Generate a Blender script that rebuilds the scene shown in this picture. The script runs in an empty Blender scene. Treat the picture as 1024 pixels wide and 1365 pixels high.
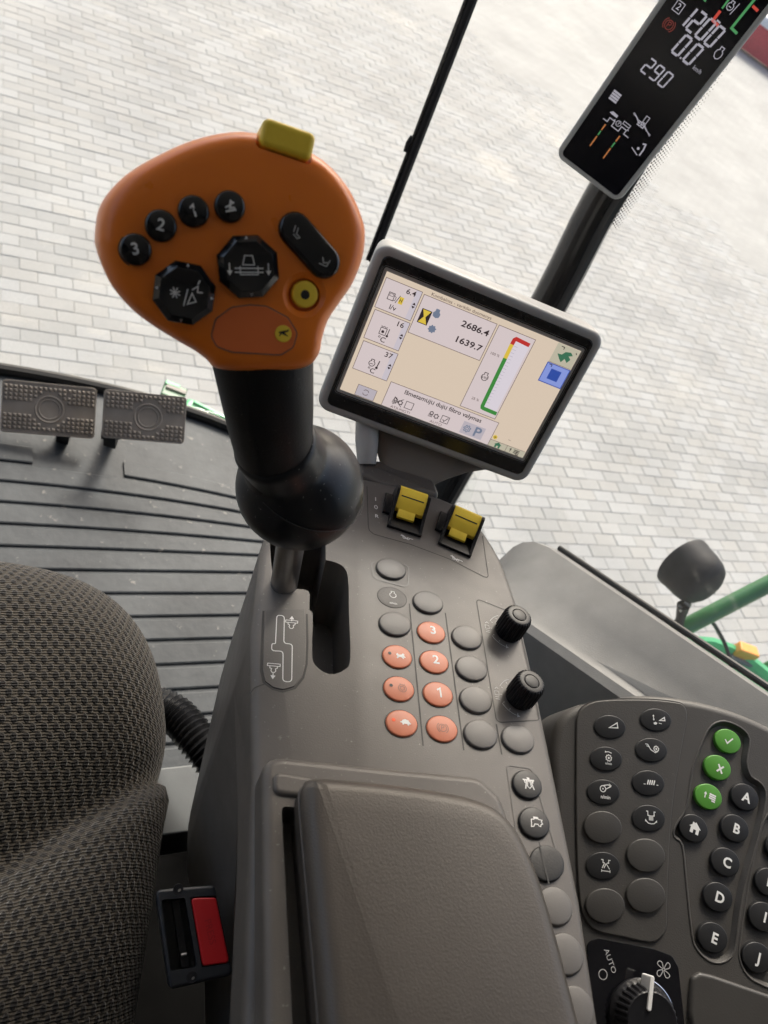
import bpy, bmesh, math, random
from mathutils import Matrix, Vector
random.seed(7)
PI = math.pi

# ------------------------------------------------------------------ camera, sky, sun, exposure
S = bpy.context.scene
COL = S.collection
EXPO = 1.27
cam_d = bpy.data.cameras.new('camera')
cam = bpy.data.objects.new('camera', cam_d); COL.objects.link(cam)
cam_d.sensor_fit = 'VERTICAL'; cam_d.sensor_height = 36.0; cam_d.sensor_width = 27.0
cam_d.lens = 27.72; cam_d.clip_start = 0.02; cam_d.clip_end = 500
cam_d.dof.use_dof = True; cam_d.dof.focus_distance = 0.56; cam_d.dof.aperture_fstop = 13
CAMLOC = Vector((0, 0, 3.35))
right = Vector((0.86842, -0.24099, 0.43333)); down = Vector((0.05147, -0.82541, -0.56219)); view = Vector((0.49315, 0.51052, -0.70440))
cam.matrix_world = Matrix(((right.x, -down.x, -view.x, CAMLOC.x), (right.y, -down.y, -view.y, CAMLOC.y),
                           (right.z, -down.z, -view.z, CAMLOC.z), (0, 0, 0, 1)))
S.camera = cam
S.view_settings.view_transform = 'Standard'; S.view_settings.look = 'None'
S.view_settings.exposure = EXPO; S.view_settings.gamma = 1.0; S.view_settings.use_curve_mapping = False

W = bpy.data.worlds.new('World'); S.world = W; W.use_nodes = True
nt = W.node_tree; nt.nodes.clear()
sky = nt.nodes.new('ShaderNodeTexSky'); sky.sky_type = 'NISHITA'; sky.sun_disc = False
SUN_EL, SUN_AZ = math.radians(41), math.radians(30)     # azimuth measured clockwise from +Y
sky.sun_elevation = SUN_EL; sky.sun_rotation = SUN_AZ
sky.air_density = 1.0; sky.dust_density = 6.0; sky.ozone_density = 0.6
bgn = nt.nodes.new('ShaderNodeBackground'); bgn.inputs[1].default_value = 0.125
wo = nt.nodes.new('ShaderNodeOutputWorld')
nt.links.new(sky.outputs[0], bgn.inputs[0]); nt.links.new(bgn.outputs[0], wo.inputs[0])
sl = bpy.data.lights.new('sun', 'SUN'); sl.energy = 1.5; sl.angle = math.radians(14); sl.color = (1.0, 0.96, 0.9)
so = bpy.data.objects.new('sun', sl); COL.objects.link(so)
sdir = Vector((math.sin(SUN_AZ) * math.cos(SUN_EL), math.cos(SUN_AZ) * math.cos(SUN_EL), math.sin(SUN_EL)))
so.rotation_euler = sdir.to_track_quat('Z', 'Y').to_euler(); so.location = (3, 6, 9)

# ------------------------------------------------------------------ materials
MATS = {}
def lin(r, g, b):
    f = lambda c: (c / 255) / 12.92 if c <= 10.3 else (((c / 255) + 0.055) / 1.055) ** 2.4
    return (f(r), f(g), f(b))
def mk(name):
    m = bpy.data.materials.new(name); m.use_nodes = True
    n = m.node_tree.nodes; n.clear()
    out = n.new('ShaderNodeOutputMaterial')
    MATS[name] = m
    return m, n, m.node_tree.links, out
def plastic(name, col, rough=0.5, grain=900, bump=0.15, var=0.12, spec=0.5, metal=0.0, dust=0.0, dustcol=(.4, .39, .36), sub=0.0, coat=0.0):
    """moulded plastic or paint: base colour with faint mottling, fine grain relief, optional dust specks"""
    m, n, l, out = mk(name)
    p = n.new('ShaderNodeBsdfPrincipled'); l.new(p.outputs[0], out.inputs[0])
    p.inputs['Metallic'].default_value = metal
    p.inputs['Specular IOR Level'].default_value = spec
    p.inputs['Coat Weight'].default_value = coat; p.inputs['Coat Roughness'].default_value = 0.05
    tc = n.new('ShaderNodeTexCoord')
    no = n.new('ShaderNodeTexNoise'); no.inputs['Scale'].default_value = 28; no.inputs['Detail'].default_value = 5
    l.new(tc.outputs['Object'], no.inputs['Vector'])
    r = n.new('ShaderNodeMapRange'); r.inputs[1].default_value = .3; r.inputs[2].default_value = .7
    r.inputs[3].default_value = 1 - var; r.inputs[4].default_value = 1 + var
    l.new(no.outputs['Fac'], r.inputs[0])
    mx = n.new('ShaderNodeVectorMath'); mx.operation = 'SCALE'; mx.inputs[0].default_value = col
    l.new(r.outputs[0], mx.inputs['Scale'])
    last = mx.outputs[0]
    if dust > 0:
        d = n.new('ShaderNodeTexNoise'); d.inputs['Scale'].default_value = 420; d.inputs['Detail'].default_value = 2
        l.new(tc.outputs['Object'], d.inputs['Vector'])
        d2 = n.new('ShaderNodeMapRange'); d2.inputs[1].default_value = .69; d2.inputs[2].default_value = .76; d2.inputs[4].default_value = dust
        l.new(d.outputs['Fac'], d2.inputs[0])
        mm = n.new('ShaderNodeMix'); mm.data_type = 'RGBA'; mm.inputs['B'].default_value = (*dustcol, 1)
        l.new(d2.outputs[0], mm.inputs['Factor']); l.new(last, mm.inputs['A']); last = mm.outputs['Result']
    l.new(last, p.inputs['Base Color'])
    rr = n.new('ShaderNodeMapRange'); rr.inputs[3].default_value = max(.02, rough - .07); rr.inputs[4].default_value = rough + .07
    n2 = n.new('ShaderNodeTexNoise'); n2.inputs['Scale'].default_value = 60; n2.inputs['Detail'].default_value = 6
    l.new(tc.outputs['Object'], n2.inputs['Vector']); l.new(n2.outputs['Fac'], rr.inputs[0]); l.new(rr.outputs[0], p.inputs['Roughness'])
    if bump > 0:
        g = n.new('ShaderNodeTexNoise'); g.inputs['Scale'].default_value = grain; g.inputs['Detail'].default_value = 2
        l.new(tc.outputs['Object'], g.inputs['Vector'])
        b = n.new('ShaderNodeBump'); b.inputs['Strength'].default_value = bump; b.inputs['Distance'].default_value = .0006
        l.new(g.outputs['Fac'], b.inputs['Height']); l.new(b.outputs[0], p.inputs['Normal'])
    return m
def emit(name, rgb, k=1.0):
    """a lit display colour: emission under a thin glossy surface"""
    m, n, l, out = mk(name)
    p = n.new('ShaderNodeBsdfPrincipled'); l.new(p.outputs[0], out.inputs[0])
    p.inputs['Base Color'].default_value = (.01, .01, .01, 1); p.inputs['Roughness'].default_value = .35
    p.inputs['Specular IOR Level'].default_value = .2
    p.inputs['Emission Color'].default_value = (*lin(*rgb), 1); p.inputs['Emission Strength'].default_value = k / 2 ** EXPO
    return m

GREY = (.108, .098, .090)
plastic('console_plastic', GREY, .45, 1100, .13, .09, dust=.35)
plastic('console_button', (.118, .111, .106), .42, 900, .08, .05)
plastic('console_plate', (.100, .092, .086), .5, 1100, .2, .05, dust=.15)
plastic('armrest_vinyl', (.068, .058, .050), .40, 900, .2, .05)
plastic('keypad_plastic', (.052, .048, .044), .5, 1000, .25, .06, dust=.08)
plastic('key_black', (.018, .018, .019), .40, 800, .12, .08, spec=.35)
plastic('key_blank', (.047, .044, .041), .45, 800, .15, .06)
plastic('key_orange', (.56, .17, .085), .42, 700, .05, .06)
plastic('key_green', (.075, .26, .03), .42, 700, .05, .06)
plastic('joystick_orange', (.98, .235, .018), .30, 1500, .06, .04, spec=.55)
plastic('insert_orange', (.84, .19, .045), .45, 1500, .08, .05)
plastic('gloss_black', (.006, .006, .008), .10, 400, .0, .1, coat=.3)
plastic('satin_black', (.010, .010, .012), .38, 700, .06, .1, dust=.10, spec=.35)
plastic('rubber_black', (.010, .010, .012), .45, 1200, .22, .12, dust=.10, spec=.3)
plastic('boot_rubber', (.008, .009, .012), .33, 600, .05, .15, dust=.35)
plastic('yellow_plastic', (.98, .70, .06), .42, 900, .08, .12)
plastic('print_white', (.75, .75, .74), .5, 900, 0, .05)
plastic('print_grey', (.42, .42, .42), .5, 900, 0, .05)
plastic('print_dark', (.02, .02, .02), .5, 900, 0, .05)
plastic('print_rust', (.30, .13, .09), .5, 900, 0, .05)
plastic('groove_dark', (.035, .033, .032), .6, 900, 0, .05)
plastic('monitor_grey', (.38, .38, .375), .45, 1200, .15, .05, dust=.1)
plastic('bezel_black', (.008, .008, .009), .26, 900, .05, .2, dust=.40)
plastic('bracket_taupe', (.17, .148, .128), .5, 1100, .2, .06)
plastic('lcd_black', (.006, .006, .009), .2, 400, 0, .1, spec=.3)
plastic('steel', (.42, .41, .40), .34, 300, .15, .35, metal=1.0)
plastic('chrome', (.6, .62, .66), .15, 300, 0, .1, metal=1.0)
plastic('pedal_rubber', (.27, .238, .205), .5, 700, .2, .18)
plastic('buckle_black', (.022, .024, .028), .38, 900, .1, .1)
plastic('buckle_red', (.55, .012, .016), .32, 900, .05, .06)
plastic('hose_black', (.012, .012, .013), .3, 900, .05, .1)
plastic('metal_grey', (.13, .14, .145), .5, 500, .1, .12, dust=.1)
plastic('trim_grey', (.185, .183, .178), .55, 900, .3, .10, dust=.2)
plastic('seal_black', (.008, .008, .008), .45, 700, .1, .1)
plastic('pillar_black', (.010, .010, .011), .22, 400, .03, .1, coat=.3)
plastic('machine_green', (.016, .115, .035), .35, 300, .1, .15, dust=.3)
plastic('header_green', (.10, .45, .20), .4, 300, .1, .15, dust=.3)
plastic('marker_orange', (.75, .32, .06), .4, 300, .1, .1)
plastic('lamp_black', (.010, .011, .014), .6, 200, .3, .35, dust=.3, spec=.2)
plastic('lamp_glass', (.5, .5, .5), .1, 200, .0, .1)
plastic('barrier_red', (.55, .05, .06), .5, 40, .2, .15)
plastic('barrier_white', (.75, .73, .72), .5, 40, .2, .1)
plastic('roof_lining', (.48, .475, .46), .8, 300, .3, .05)
plastic('cab_lining', (.20, .19, .18), .7, 300, .3, .1)
plastic('gap_fill_black', (.006, .006, .006), .9, 300, .2, .2, spec=.05)  # rough near-black that keeps the gap beside the buckle dark
plastic('asphalt', (.10, .095, .09), .8, 60, .5, .2)

# screen colours
for nm, c in dict(lcd_beige=(214, 196, 176), lcd_panel=(210, 196, 196), lcd_strip=(198, 190, 198), lcd_ink=(48, 38, 40), lcd_line=(92, 74, 70), lcd_white=(214, 206, 214),
                  lcd_green=(62, 134, 62), lcd_yellow=(216, 186, 70), lcd_red=(186, 52, 48), lcd_blue=(134, 150, 214), lcd_navy=(50, 78, 160), lcd_slate=(112, 122, 142),
                  lcd_button=(182, 174, 182), lcd_olive=(186, 180, 160), lcd_leaf=(60, 110, 84), lcd_tick=(170, 160, 176),
                  seg_white=(160, 157, 166), seg_green=(74, 140, 88), seg_red=(186, 70, 58), seg_orange=(176, 112, 66), seg_dimred=(110, 48, 42), led_orange=(255, 96, 48)).items():
    emit(nm, c)

# glass: clear sheet with a film of dust and dried smears
def glass(name, smear=.22, film=.014):
    m, n, l, out = mk(name)
    tr = n.new('ShaderNodeBsdfTransparent'); tr.inputs[0].default_value = (.965, .975, .97, 1)
    gl = n.new('ShaderNodeBsdfGlossy'); gl.inputs['Roughness'].default_value = .03
    fr = n.new('ShaderNodeFresnel'); ge = n.new('ShaderNodeNewGeometry')
    io_ = n.new('ShaderNodeMapRange'); io_.inputs[3].default_value = 1.25; io_.inputs[4].default_value = 1 / 1.25     # the sheet is thin: leaving it reflects like entering it
    l.new(ge.outputs['Backfacing'], io_.inputs[0]); l.new(io_.outputs[0], fr.inputs['IOR'])
    a = n.new('ShaderNodeMixShader'); l.new(fr.outputs[0], a.inputs[0]); l.new(tr.outputs[0], a.inputs[1]); l.new(gl.outputs[0], a.inputs[2])
    df = n.new('ShaderNodeBsdfDiffuse'); df.inputs[0].default_value = (.85, .83, .76, 1)
    tl = n.new('ShaderNodeBsdfTranslucent'); tl.inputs[0].default_value = (.85, .83, .76, 1)
    ds = n.new('ShaderNodeMixShader'); ds.inputs[0].default_value = .6; l.new(df.outputs[0], ds.inputs[1]); l.new(tl.outputs[0], ds.inputs[2])
    tc = n.new('ShaderNodeTexCoord'); mp = n.new('ShaderNodeMapping'); mp.inputs['Scale'].default_value = (5, 5, 14); mp.inputs['Rotation'].default_value = (0, .5, 0)
    l.new(tc.outputs['Object'], mp.inputs[0])
    no = n.new('ShaderNodeTexNoise'); no.inputs['Scale'].default_value = 1.7; no.inputs['Detail'].default_value = 7; no.inputs['Roughness'].default_value = .62
    l.new(mp.outputs[0], no.inputs['Vector'])
    r = n.new('ShaderNodeMapRange'); r.inputs[1].default_value = .58; r.inputs[2].default_value = .78; r.inputs[3].default_value = film; r.inputs[4].default_value = smear
    l.new(no.outputs['Fac'], r.inputs[0])
    b = n.new('ShaderNodeMixShader'); l.new(r.outputs[0], b.inputs[0]); l.new(a.outputs[0], b.inputs[1]); l.new(ds.outputs[0], b.inputs[2])
    l.new(b.outputs[0], out.inputs[0])
glass('window_glass')

# pavers
def paver_mat():
    m, n, l, out = mk('paver')
    p = n.new('ShaderNodeBsdfPrincipled'); l.new(p.outputs[0], out.inputs[0]); p.inputs['Roughness'].default_value = .85
    g = n.new('ShaderNodeNewGeometry'); oi = n.new('ShaderNodeObjectInfo')
    ad = n.new('ShaderNodeMath'); ad.operation = 'ADD'; l.new(g.outputs['Random Per Island'], ad.inputs[0]); l.new(oi.outputs['Random'], ad.inputs[1])
    fr = n.new('ShaderNodeMath'); fr.operation = 'FRACT'; l.new(ad.outputs[0], fr.inputs[0])
    rp = n.new('ShaderNodeValToRGB'); e = rp.color_ramp.elements
    e[0].color = (.285, .287, .275, 1); e[1].color = (.335, .334, .317, 1)
    x = rp.color_ramp.elements.new(.5); x.color = (.318, .313, .292, 1); x = rp.color_ramp.elements.new(.75); x.color = (.325, .328, .318, 1)
    l.new(fr.outputs[0], rp.inputs[0])
    no = n.new('ShaderNodeTexNoise'); no.inputs['Scale'].default_value = 1.1; no.inputs['Detail'].default_value = 8; l.new(g.outputs['Position'], no.inputs['Vector'])
    r = n.new('ShaderNodeMapRange'); r.inputs[1].default_value = .3; r.inputs[2].default_value = .7; r.inputs[3].default_value = .88; r.inputs[4].default_value = 1.1; l.new(no.outputs['Fac'], r.inputs[0])
    n2 = n.new('ShaderNodeTexNoise'); n2.inputs['Scale'].default_value = 90; n2.inputs['Detail'].default_value = 5; l.new(g.outputs['Position'], n2.inputs['Vector'])
    r2 = n.new('ShaderNodeMapRange'); r2.inputs[1].default_value = .3; r2.inputs[2].default_value = .7; r2.inputs[3].default_value = .9; r2.inputs[4].default_value = 1.08; l.new(n2.outputs['Fac'], r2.inputs[0])
    mu = n.new('ShaderNodeMath'); mu.operation = 'MULTIPLY'; l.new(r.outputs[0], mu.inputs[0]); l.new(r2.outputs[0], mu.inputs[1])
    vm = n.new('ShaderNodeVectorMath'); vm.operation = 'SCALE'; l.new(rp.outputs[0], vm.inputs[0]); l.new(mu.outputs[0], vm.inputs['Scale']); l.new(vm.outputs[0], p.inputs['Base Color'])
    b = n.new('ShaderNodeBump'); b.inputs['Strength'].default_value = .4; b.inputs['Distance'].default_value = .003; l.new(n2.outputs['Fac'], b.inputs['Height']); l.new(b.outputs[0], p.inputs['Normal'])
paver_mat()
def joint_mat():
    """sand bed near the machine; farther out, pavers too small to tell apart as a brick pattern"""
    m, n, l, out = mk('sand_joint')
    p = n.new('ShaderNodeBsdfPrincipled'); l.new(p.outputs[0], out.inputs[0]); p.inputs['Roughness'].default_value = .9
    g = n.new('ShaderNodeNewGeometry')
    no = n.new('ShaderNodeTexNoise'); no.inputs['Scale'].default_value = 40; no.inputs['Detail'].default_value = 5; l.new(g.outputs['Position'], no.inputs['Vector'])
    rp = n.new('ShaderNodeValToRGB'); e = rp.color_ramp.elements; e[0].position = .3; e[1].position = .7
    e[0].color = (.26, .257, .24, 1); e[1].color = (.32, .315, .29, 1); l.new(no.outputs['Fac'], rp.inputs[0]); l.new(rp.outputs[0], p.inputs['Base Color'])
joint_mat()
def farpave_mat():
    m, n, l, out = mk('far_paving')
    p = n.new('ShaderNodeBsdfPrincipled'); l.new(p.outputs[0], out.inputs[0]); p.inputs['Roughness'].default_value = .85
    g = n.new('ShaderNodeNewGeometry')
    bt = n.new('ShaderNodeTexBrick'); bt.offset = .5; bt.inputs['Scale'].default_value = 1.0
    bt.inputs['Brick Width'].default_value = .193; bt.inputs['Row Height'].default_value = .098; bt.inputs['Mortar Size'].default_value = .003
    bt.inputs['Color1'].default_value = (.300, .299, .284, 1); bt.inputs['Color2'].default_value = (.328, .326, .308, 1); bt.inputs['Mortar'].default_value = (.22, .215, .20, 1)
    l.new(g.outputs['Position'], bt.inputs['Vector'])
    no = n.new('ShaderNodeTexNoise'); no.inputs['Scale'].default_value = 1.1; no.inputs['Detail'].default_value = 8; l.new(g.outputs['Position'], no.inputs['Vector'])
    r = n.new('ShaderNodeMapRange'); r.inputs[1].default_value = .3; r.inputs[2].default_value = .7; r.inputs[3].default_value = .88; r.inputs[4].default_value = 1.1; l.new(no.outputs['Fac'], r.inputs[0])
    vm = n.new('ShaderNodeVectorMath'); vm.operation = 'SCALE'; l.new(bt.outputs[0], vm.inputs[0]); l.new(r.outputs[0], vm.inputs['Scale']); l.new(vm.outputs[0], p.inputs['Base Color'])
farpave_mat()
def mat_rubber():
    """floor mat: dusty dark rubber with boot scuffs"""
    m, n, l, out = mk('floor_rubber')
    p = n.new('ShaderNodeBsdfPrincipled'); l.new(p.outputs[0], out.inputs[0]); p.inputs['Roughness'].default_value = .6
    g = n.new('ShaderNodeNewGeometry')
    no = n.new('ShaderNodeTexNoise'); no.inputs['Scale'].default_value = 9; no.inputs['Detail'].default_value = 8; no.inputs['Roughness'].default_value = .65; l.new(g.outputs['Position'], no.inputs['Vector'])
    rp = n.new('ShaderNodeValToRGB'); e = rp.color_ramp.elements; e[0].position = .34; e[1].position = .72
    e[0].color = (.024, .029, .034, 1); e[1].color = (.066, .074, .080, 1); l.new(no.outputs['Fac'], rp.inputs[0])
    sp = n.new('ShaderNodeTexNoise'); sp.inputs['Scale'].default_value = 75; sp.inputs['Detail'].default_value = 3; l.new(g.outputs['Position'], sp.inputs['Vector'])
    sm = n.new('ShaderNodeMapRange'); sm.inputs[1].default_value = .66; sm.inputs[2].default_value = .76; sm.inputs[4].default_value = .45; l.new(sp.outputs['Fac'], sm.inputs[0])
    mx = n.new('ShaderNodeMix'); mx.data_type = 'RGBA'; mx.inputs['B'].default_value = (.33, .31, .27, 1)
    l.new(sm.outputs[0], mx.inputs['Factor']); l.new(rp.outputs[0], mx.inputs['A']); l.new(mx.outputs['Result'], p.inputs['Base Color'])
    b = n.new('ShaderNodeBump'); b.inputs['Strength'].default_value = .3; b.inputs['Distance'].default_value = .002; l.new(sp.outputs['Fac'], b.inputs['Height']); l.new(b.outputs[0], p.inputs['Normal'])
mat_rubber()
def fabric_mat():
    """coarse woven seat cloth: ribbed horizontal yarns with staggered dark floats, in UV millimetres / 8"""
    m, n, l, out = mk('seat_fabric')
    p = n.new('ShaderNodeBsdfPrincipled'); l.new(p.outputs[0], out.inputs[0]); p.inputs['Roughness'].default_value = .9
    p.inputs['Specular IOR Level'].default_value = .15; p.inputs['Sheen Weight'].default_value = .25; p.inputs['Sheen Roughness'].default_value = .5
    def M(op, a, b=None, c=None):
        k = n.new('ShaderNodeMath'); k.operation = op
        for i, x in enumerate((a, b, c)):
            if x is None: continue
            if isinstance(x, (int, float)): k.inputs[i].default_value = x
            else: l.new(x, k.inputs[i])
        return k.outputs[0]
    uv = n.new('ShaderNodeUVMap'); dn = n.new('ShaderNodeTexNoise'); dn.inputs['Scale'].default_value = 1.3; dn.inputs['Detail'].default_value = 2
    l.new(uv.outputs[0], dn.inputs['Vector'])
    sc = n.new('ShaderNodeVectorMath'); sc.operation = 'MULTIPLY_ADD'; l.new(dn.outputs['Color'], sc.inputs[0]); sc.inputs[1].default_value = (.16, .16, 0); l.new(uv.outputs[0], sc.inputs[2])
    se = n.new('ShaderNodeSeparateXYZ'); l.new(sc.outputs[0], se.inputs[0]); u, v = se.outputs[0], se.outputs[1]
    row = M('FLOOR', M('MULTIPLY', v, 2.0)); uo = M('ADD', u, M('MULTIPLY', M('MODULO', row, 2.0), .5))
    fu = M('SUBTRACT', M('FRACT', uo), .5); fv = M('SUBTRACT', M('FRACT', M('MULTIPLY', v, 2.0)), .5)
    dist = M('SQRT', M('ADD', M('POWER', M('MULTIPLY', M('ABSOLUTE', fu), 1.15), 2.0), M('POWER', M('MULTIPLY', M('ABSOLUTE', fv), .62), 2.0)))
    spot = n.new('ShaderNodeMapRange'); spot.interpolation_type = 'SMOOTHSTEP'; spot.inputs[1].default_value = .37; spot.inputs[2].default_value = .22
    l.new(dist, spot.inputs[0])
    yarn = M('ABSOLUTE', M('SINE', M('MULTIPLY', v, 2 * PI * 3.0)))
    fib = n.new('ShaderNodeTexNoise'); fib.inputs['Scale'].default_value = 9; fib.inputs['Detail'].default_value = 5; l.new(uv.outputs[0], fib.inputs['Vector'])
    base = n.new('ShaderNodeMix'); base.data_type = 'RGBA'; base.inputs['A'].default_value = (.016, .0145, .0125, 1); base.inputs['B'].default_value = (.068, .057, .044, 1)
    l.new(M('MULTIPLY', M('ADD', M('MULTIPLY', yarn, .6), .4), M('ADD', M('MULTIPLY', fib.outputs['Fac'], 1.1), .25)), base.inputs['Factor'])
    mx = n.new('ShaderNodeMix'); mx.data_type = 'RGBA'; mx.inputs['B'].default_value = (.008, .0075, .008, 1)
    l.new(M('MULTIPLY', spot.outputs[0], .88), mx.inputs['Factor']); l.new(base.outputs['Result'], mx.inputs['A']); l.new(mx.outputs['Result'], p.inputs['Base Color'])
    h = M('SUBTRACT', M('ADD', M('MULTIPLY', yarn, .5), M('MULTIPLY', fib.outputs['Fac'], .35)), M('MULTIPLY', spot.outputs[0], .9))
    b = n.new('ShaderNodeBump'); b.inputs['Strength'].default_value = .9; b.inputs['Distance'].default_value = .0016; l.new(h, b.inputs['Height']); l.new(b.outputs[0], p.inputs['Normal'])
fabric_mat()

# ------------------------------------------------------------------ geometry helpers (millimetres in a thing's own frame)
def ellipse(cx, cy, rx, ry, rot=0, n=28):
    c, s = math.cos(math.radians(rot)), math.sin(math.radians(rot))
    return [(cx + rx * math.cos(t) * c - ry * math.sin(t) * s, cy + rx * math.cos(t) * s + ry * math.sin(t) * c) for t in [2 * PI * i / n for i in range(n)]]
def rrect(x0, y0, x1, y1, r, seg=5):
    out = []
    for cx, cy, a in ((x1 - r, y1 - r, 0), (x0 + r, y1 - r, 90), (x0 + r, y0 + r, 180), (x1 - r, y0 + r, 270)):
        for i in range(seg + 1):
            t = math.radians(a + 90 * i / seg); out.append((cx + r * math.cos(t), cy + r * math.sin(t)))
    return out
def capsule(x0, y0, x1, y1, r, seg=10):
    a = math.atan2(y1 - y0, x1 - x0); out = []
    for (cx, cy, b) in ((x1, y1, a - PI / 2), (x0, y0, a + PI / 2)):
        for i in range(seg + 1):
            t = b + PI * i / seg; out.append((cx + r * math.cos(t), cy + r * math.sin(t)))
    return out
def area(p): return sum(p[i][0] * p[(i + 1) % len(p)][1] - p[(i + 1) % len(p)][0] * p[i][1] for i in range(len(p))) / 2
def ccw(p): return list(p) if area(p) > 0 else list(p)[::-1]
def catmull(p, k=5, closed=True):
    out = []; n = len(p)
    for i in range(n if closed else n - 1):
        g = lambda j: p[j % n] if closed else p[min(max(j, 0), n - 1)]
        a, b, c, d = g(i - 1), g(i), g(i + 1), g(i + 2)
        for q in range(k):
            t = q / k
            out.append(tuple(.5 * (2 * b[m] + (c[m] - a[m]) * t + (2 * a[m] - 5 * b[m] + 4 * c[m] - d[m]) * t * t + (3 * b[m] - a[m] - 3 * c[m] + d[m]) * t ** 3) for m in range(len(b))))
    if not closed: out.append(tuple(p[-1]))
    return out
def fillet(p, r, seg=5):
    """round the corners of a polygon"""
    out = []; n = len(p)
    for i in range(n):
        a, b, c = Vector(p[i - 1][:2]), Vector(p[i][:2]), Vector(p[(i + 1) % n][:2])
        u, w = (a - b), (c - b); lu, lw = u.length, w.length; u.normalize(); w.normalize()
        ang = u.angle(w, PI)
        if ang > math.radians(165): out.append(tuple(b)); continue
        t = min(r / math.tan(ang / 2), lu * .45, lw * .45)
        p0, p1 = b + u * t, b + w * t
        for k in range(seg + 1):
            s = k / seg; q = p0 * (1 - s) ** 2 + b * 2 * s * (1 - s) + p1 * s * s; out.append(tuple(q))
    return out
def offset(p, d):
    """move a CCW polygon inwards by d"""
    out = []; n = len(p)
    for i in range(n):
        a, b, c = Vector(p[i - 1]), Vector(p[i]), Vector(p[(i + 1) % n])
        e1, e2 = (b - a), (c - b)
        if e1.length < 1e-6: e1 = e2
        if e2.length < 1e-6: e2 = e1
        e1, e2 = e1.normalized(), e2.normalized()
        n1, n2 = Vector((-e1.y, e1.x)), Vector((-e2.y, e2.x)); m = n1 + n2
        if m.length < 1e-6: m = n1.copy()
        m.normalize(); k = d / max(.5, m.dot(n1)); out.append((b.x + m.x * k, b.y + m.y * k))
    return out
class MB:
    def __init__(s): s.v, s.f, s.uv = [], [], None
    def add(s, v, f):
        o = len(s.v); s.v += [tuple(x) for x in v]; s.f += [tuple(i + o for i in x) for x in f]; return s
    def rings(s, R, cap0=True, cap1=True, closed=True):
        n = len(R[0]); v = [p for r in R for p in r]; f = []
        for k in range(len(R) - 1):
            for i in range(n if closed else n - 1):
                j = (i + 1) % n; f.append((k * n + i, k * n + j, (k + 1) * n + j, (k + 1) * n + i))
        if cap0: f.append(tuple(range(n))[::-1])
        if cap1: f.append(tuple((len(R) - 1) * n + i for i in range(n)))
        return s.add(v, f)
    def prism(s, pts, z0, z1, r=0, seg=3):
        p = ccw(pts); R = []
        R.append([(*q, z0) for q in p])
        if r <= 0: R.append([(*q, z1) for q in p])
        else:
            for k in range(seg + 1):
                t = PI / 2 * k / seg; R.append([(*q, z1 - r + r * math.sin(t)) for q in offset(p, r * (1 - math.cos(t)))])
            R.append([(*q, z1) for q in offset(p, r * 1.08 + .02 * r)])
        return s.rings(R)
    def frame(s, outer, inner, z0, z1):
        """flat ring between two equal-length outlines"""
        n = len(outer); v = [(*p, z1) for p in outer] + [(*p, z1) for p in inner] + [(*p, z0) for p in outer] + [(*p, z0) for p in inner]; f = []
        for i in range(n):
            j = (i + 1) % n
            f += [(i, j, n + j, n + i), (2 * n + i, i, j, 2 * n + j)[::-1], (n + i, n + j, 3 * n + j, 3 * n + i), (2 * n + i, 3 * n + i, 3 * n + j, 2 * n + j)]
        return s.add(v, f)
    def dome(s, cx, cy, rx, ry, rot, z0, h, crown=.8, edge=1.2, n=32):
        """pressed button: straight skirt, rounded shoulder, gently domed top"""
        R = []
        def ring(k, z): R.append([(*q, z) for q in ellipse(cx, cy, rx * k, ry * k, rot, n)])
        m = min(rx, ry); e = edge / m
        ring(1, z0); ring(1, z0 + h - edge)
        for i in range(1, 5):
            t = PI / 2 * i / 4; ring(1 - e * (1 - math.cos(t)), z0 + h - edge + edge * math.sin(t))
        for k in (.7, .45, .2): ring((1 - e) * k, z0 + h + crown * (1 - k * k))
        return s.rings(R)
    def lathe(s, prof, n=40, M=None, cap=True):
        R = [[(r * math.cos(2 * PI * i / n), r * math.sin(2 * PI * i / n), z) for i in range(n)] for r, z in prof]
        if M: R = [[tuple(M @ Vector(p)) for p in r] for r in R]
        return s.rings(R, cap, cap)
    def tube(s, path, rad, n=12, closed=False, up=None, flat=1.0):
        P = [Vector(p) for p in path]; N = len(P); R = []
        rad = rad if isinstance(rad, (list, tuple)) else [rad] * N
        ref = None
        for i in range(N):
            a = P[i - 1] if (i > 0 or closed) else P[i]; b = P[(i + 1) % N] if (i < N - 1 or closed) else P[i]
            t = (b - a).normalized()
            if ref is None:
                ref = Vector(up) if up else (Vector((0, 0, 1)) if abs(t.z) < .9 else Vector((1, 0, 0)))
            x = (ref - t * ref.dot(t)).normalized(); y = t.cross(x); ref = x
            R.append([tuple(P[i] + (x * math.cos(2 * PI * k / n) * flat + y * math.sin(2 * PI * k / n)) * rad[i]) for k in range(n)])
        if closed: R.append(R[0])
        return s.rings(R, not closed, not closed)
    def box(s, x0, x1, y0, y1, z0, z1):
        v = [(x, y, z) for z in (z0, z1) for y in (y0, y1) for x in (x0, x1)]
        return s.add(v, [(0, 2, 3, 1), (4, 5, 7, 6), (0, 1, 5, 4), (2, 6, 7, 3), (0, 4, 6, 2), (1, 3, 7, 5)])
    def poly(s, pts, z): return s.add([(p[0], p[1], z(p[0], p[1]) if callable(z) else z) for p in pts], [tuple(range(len(pts)))])
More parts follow.
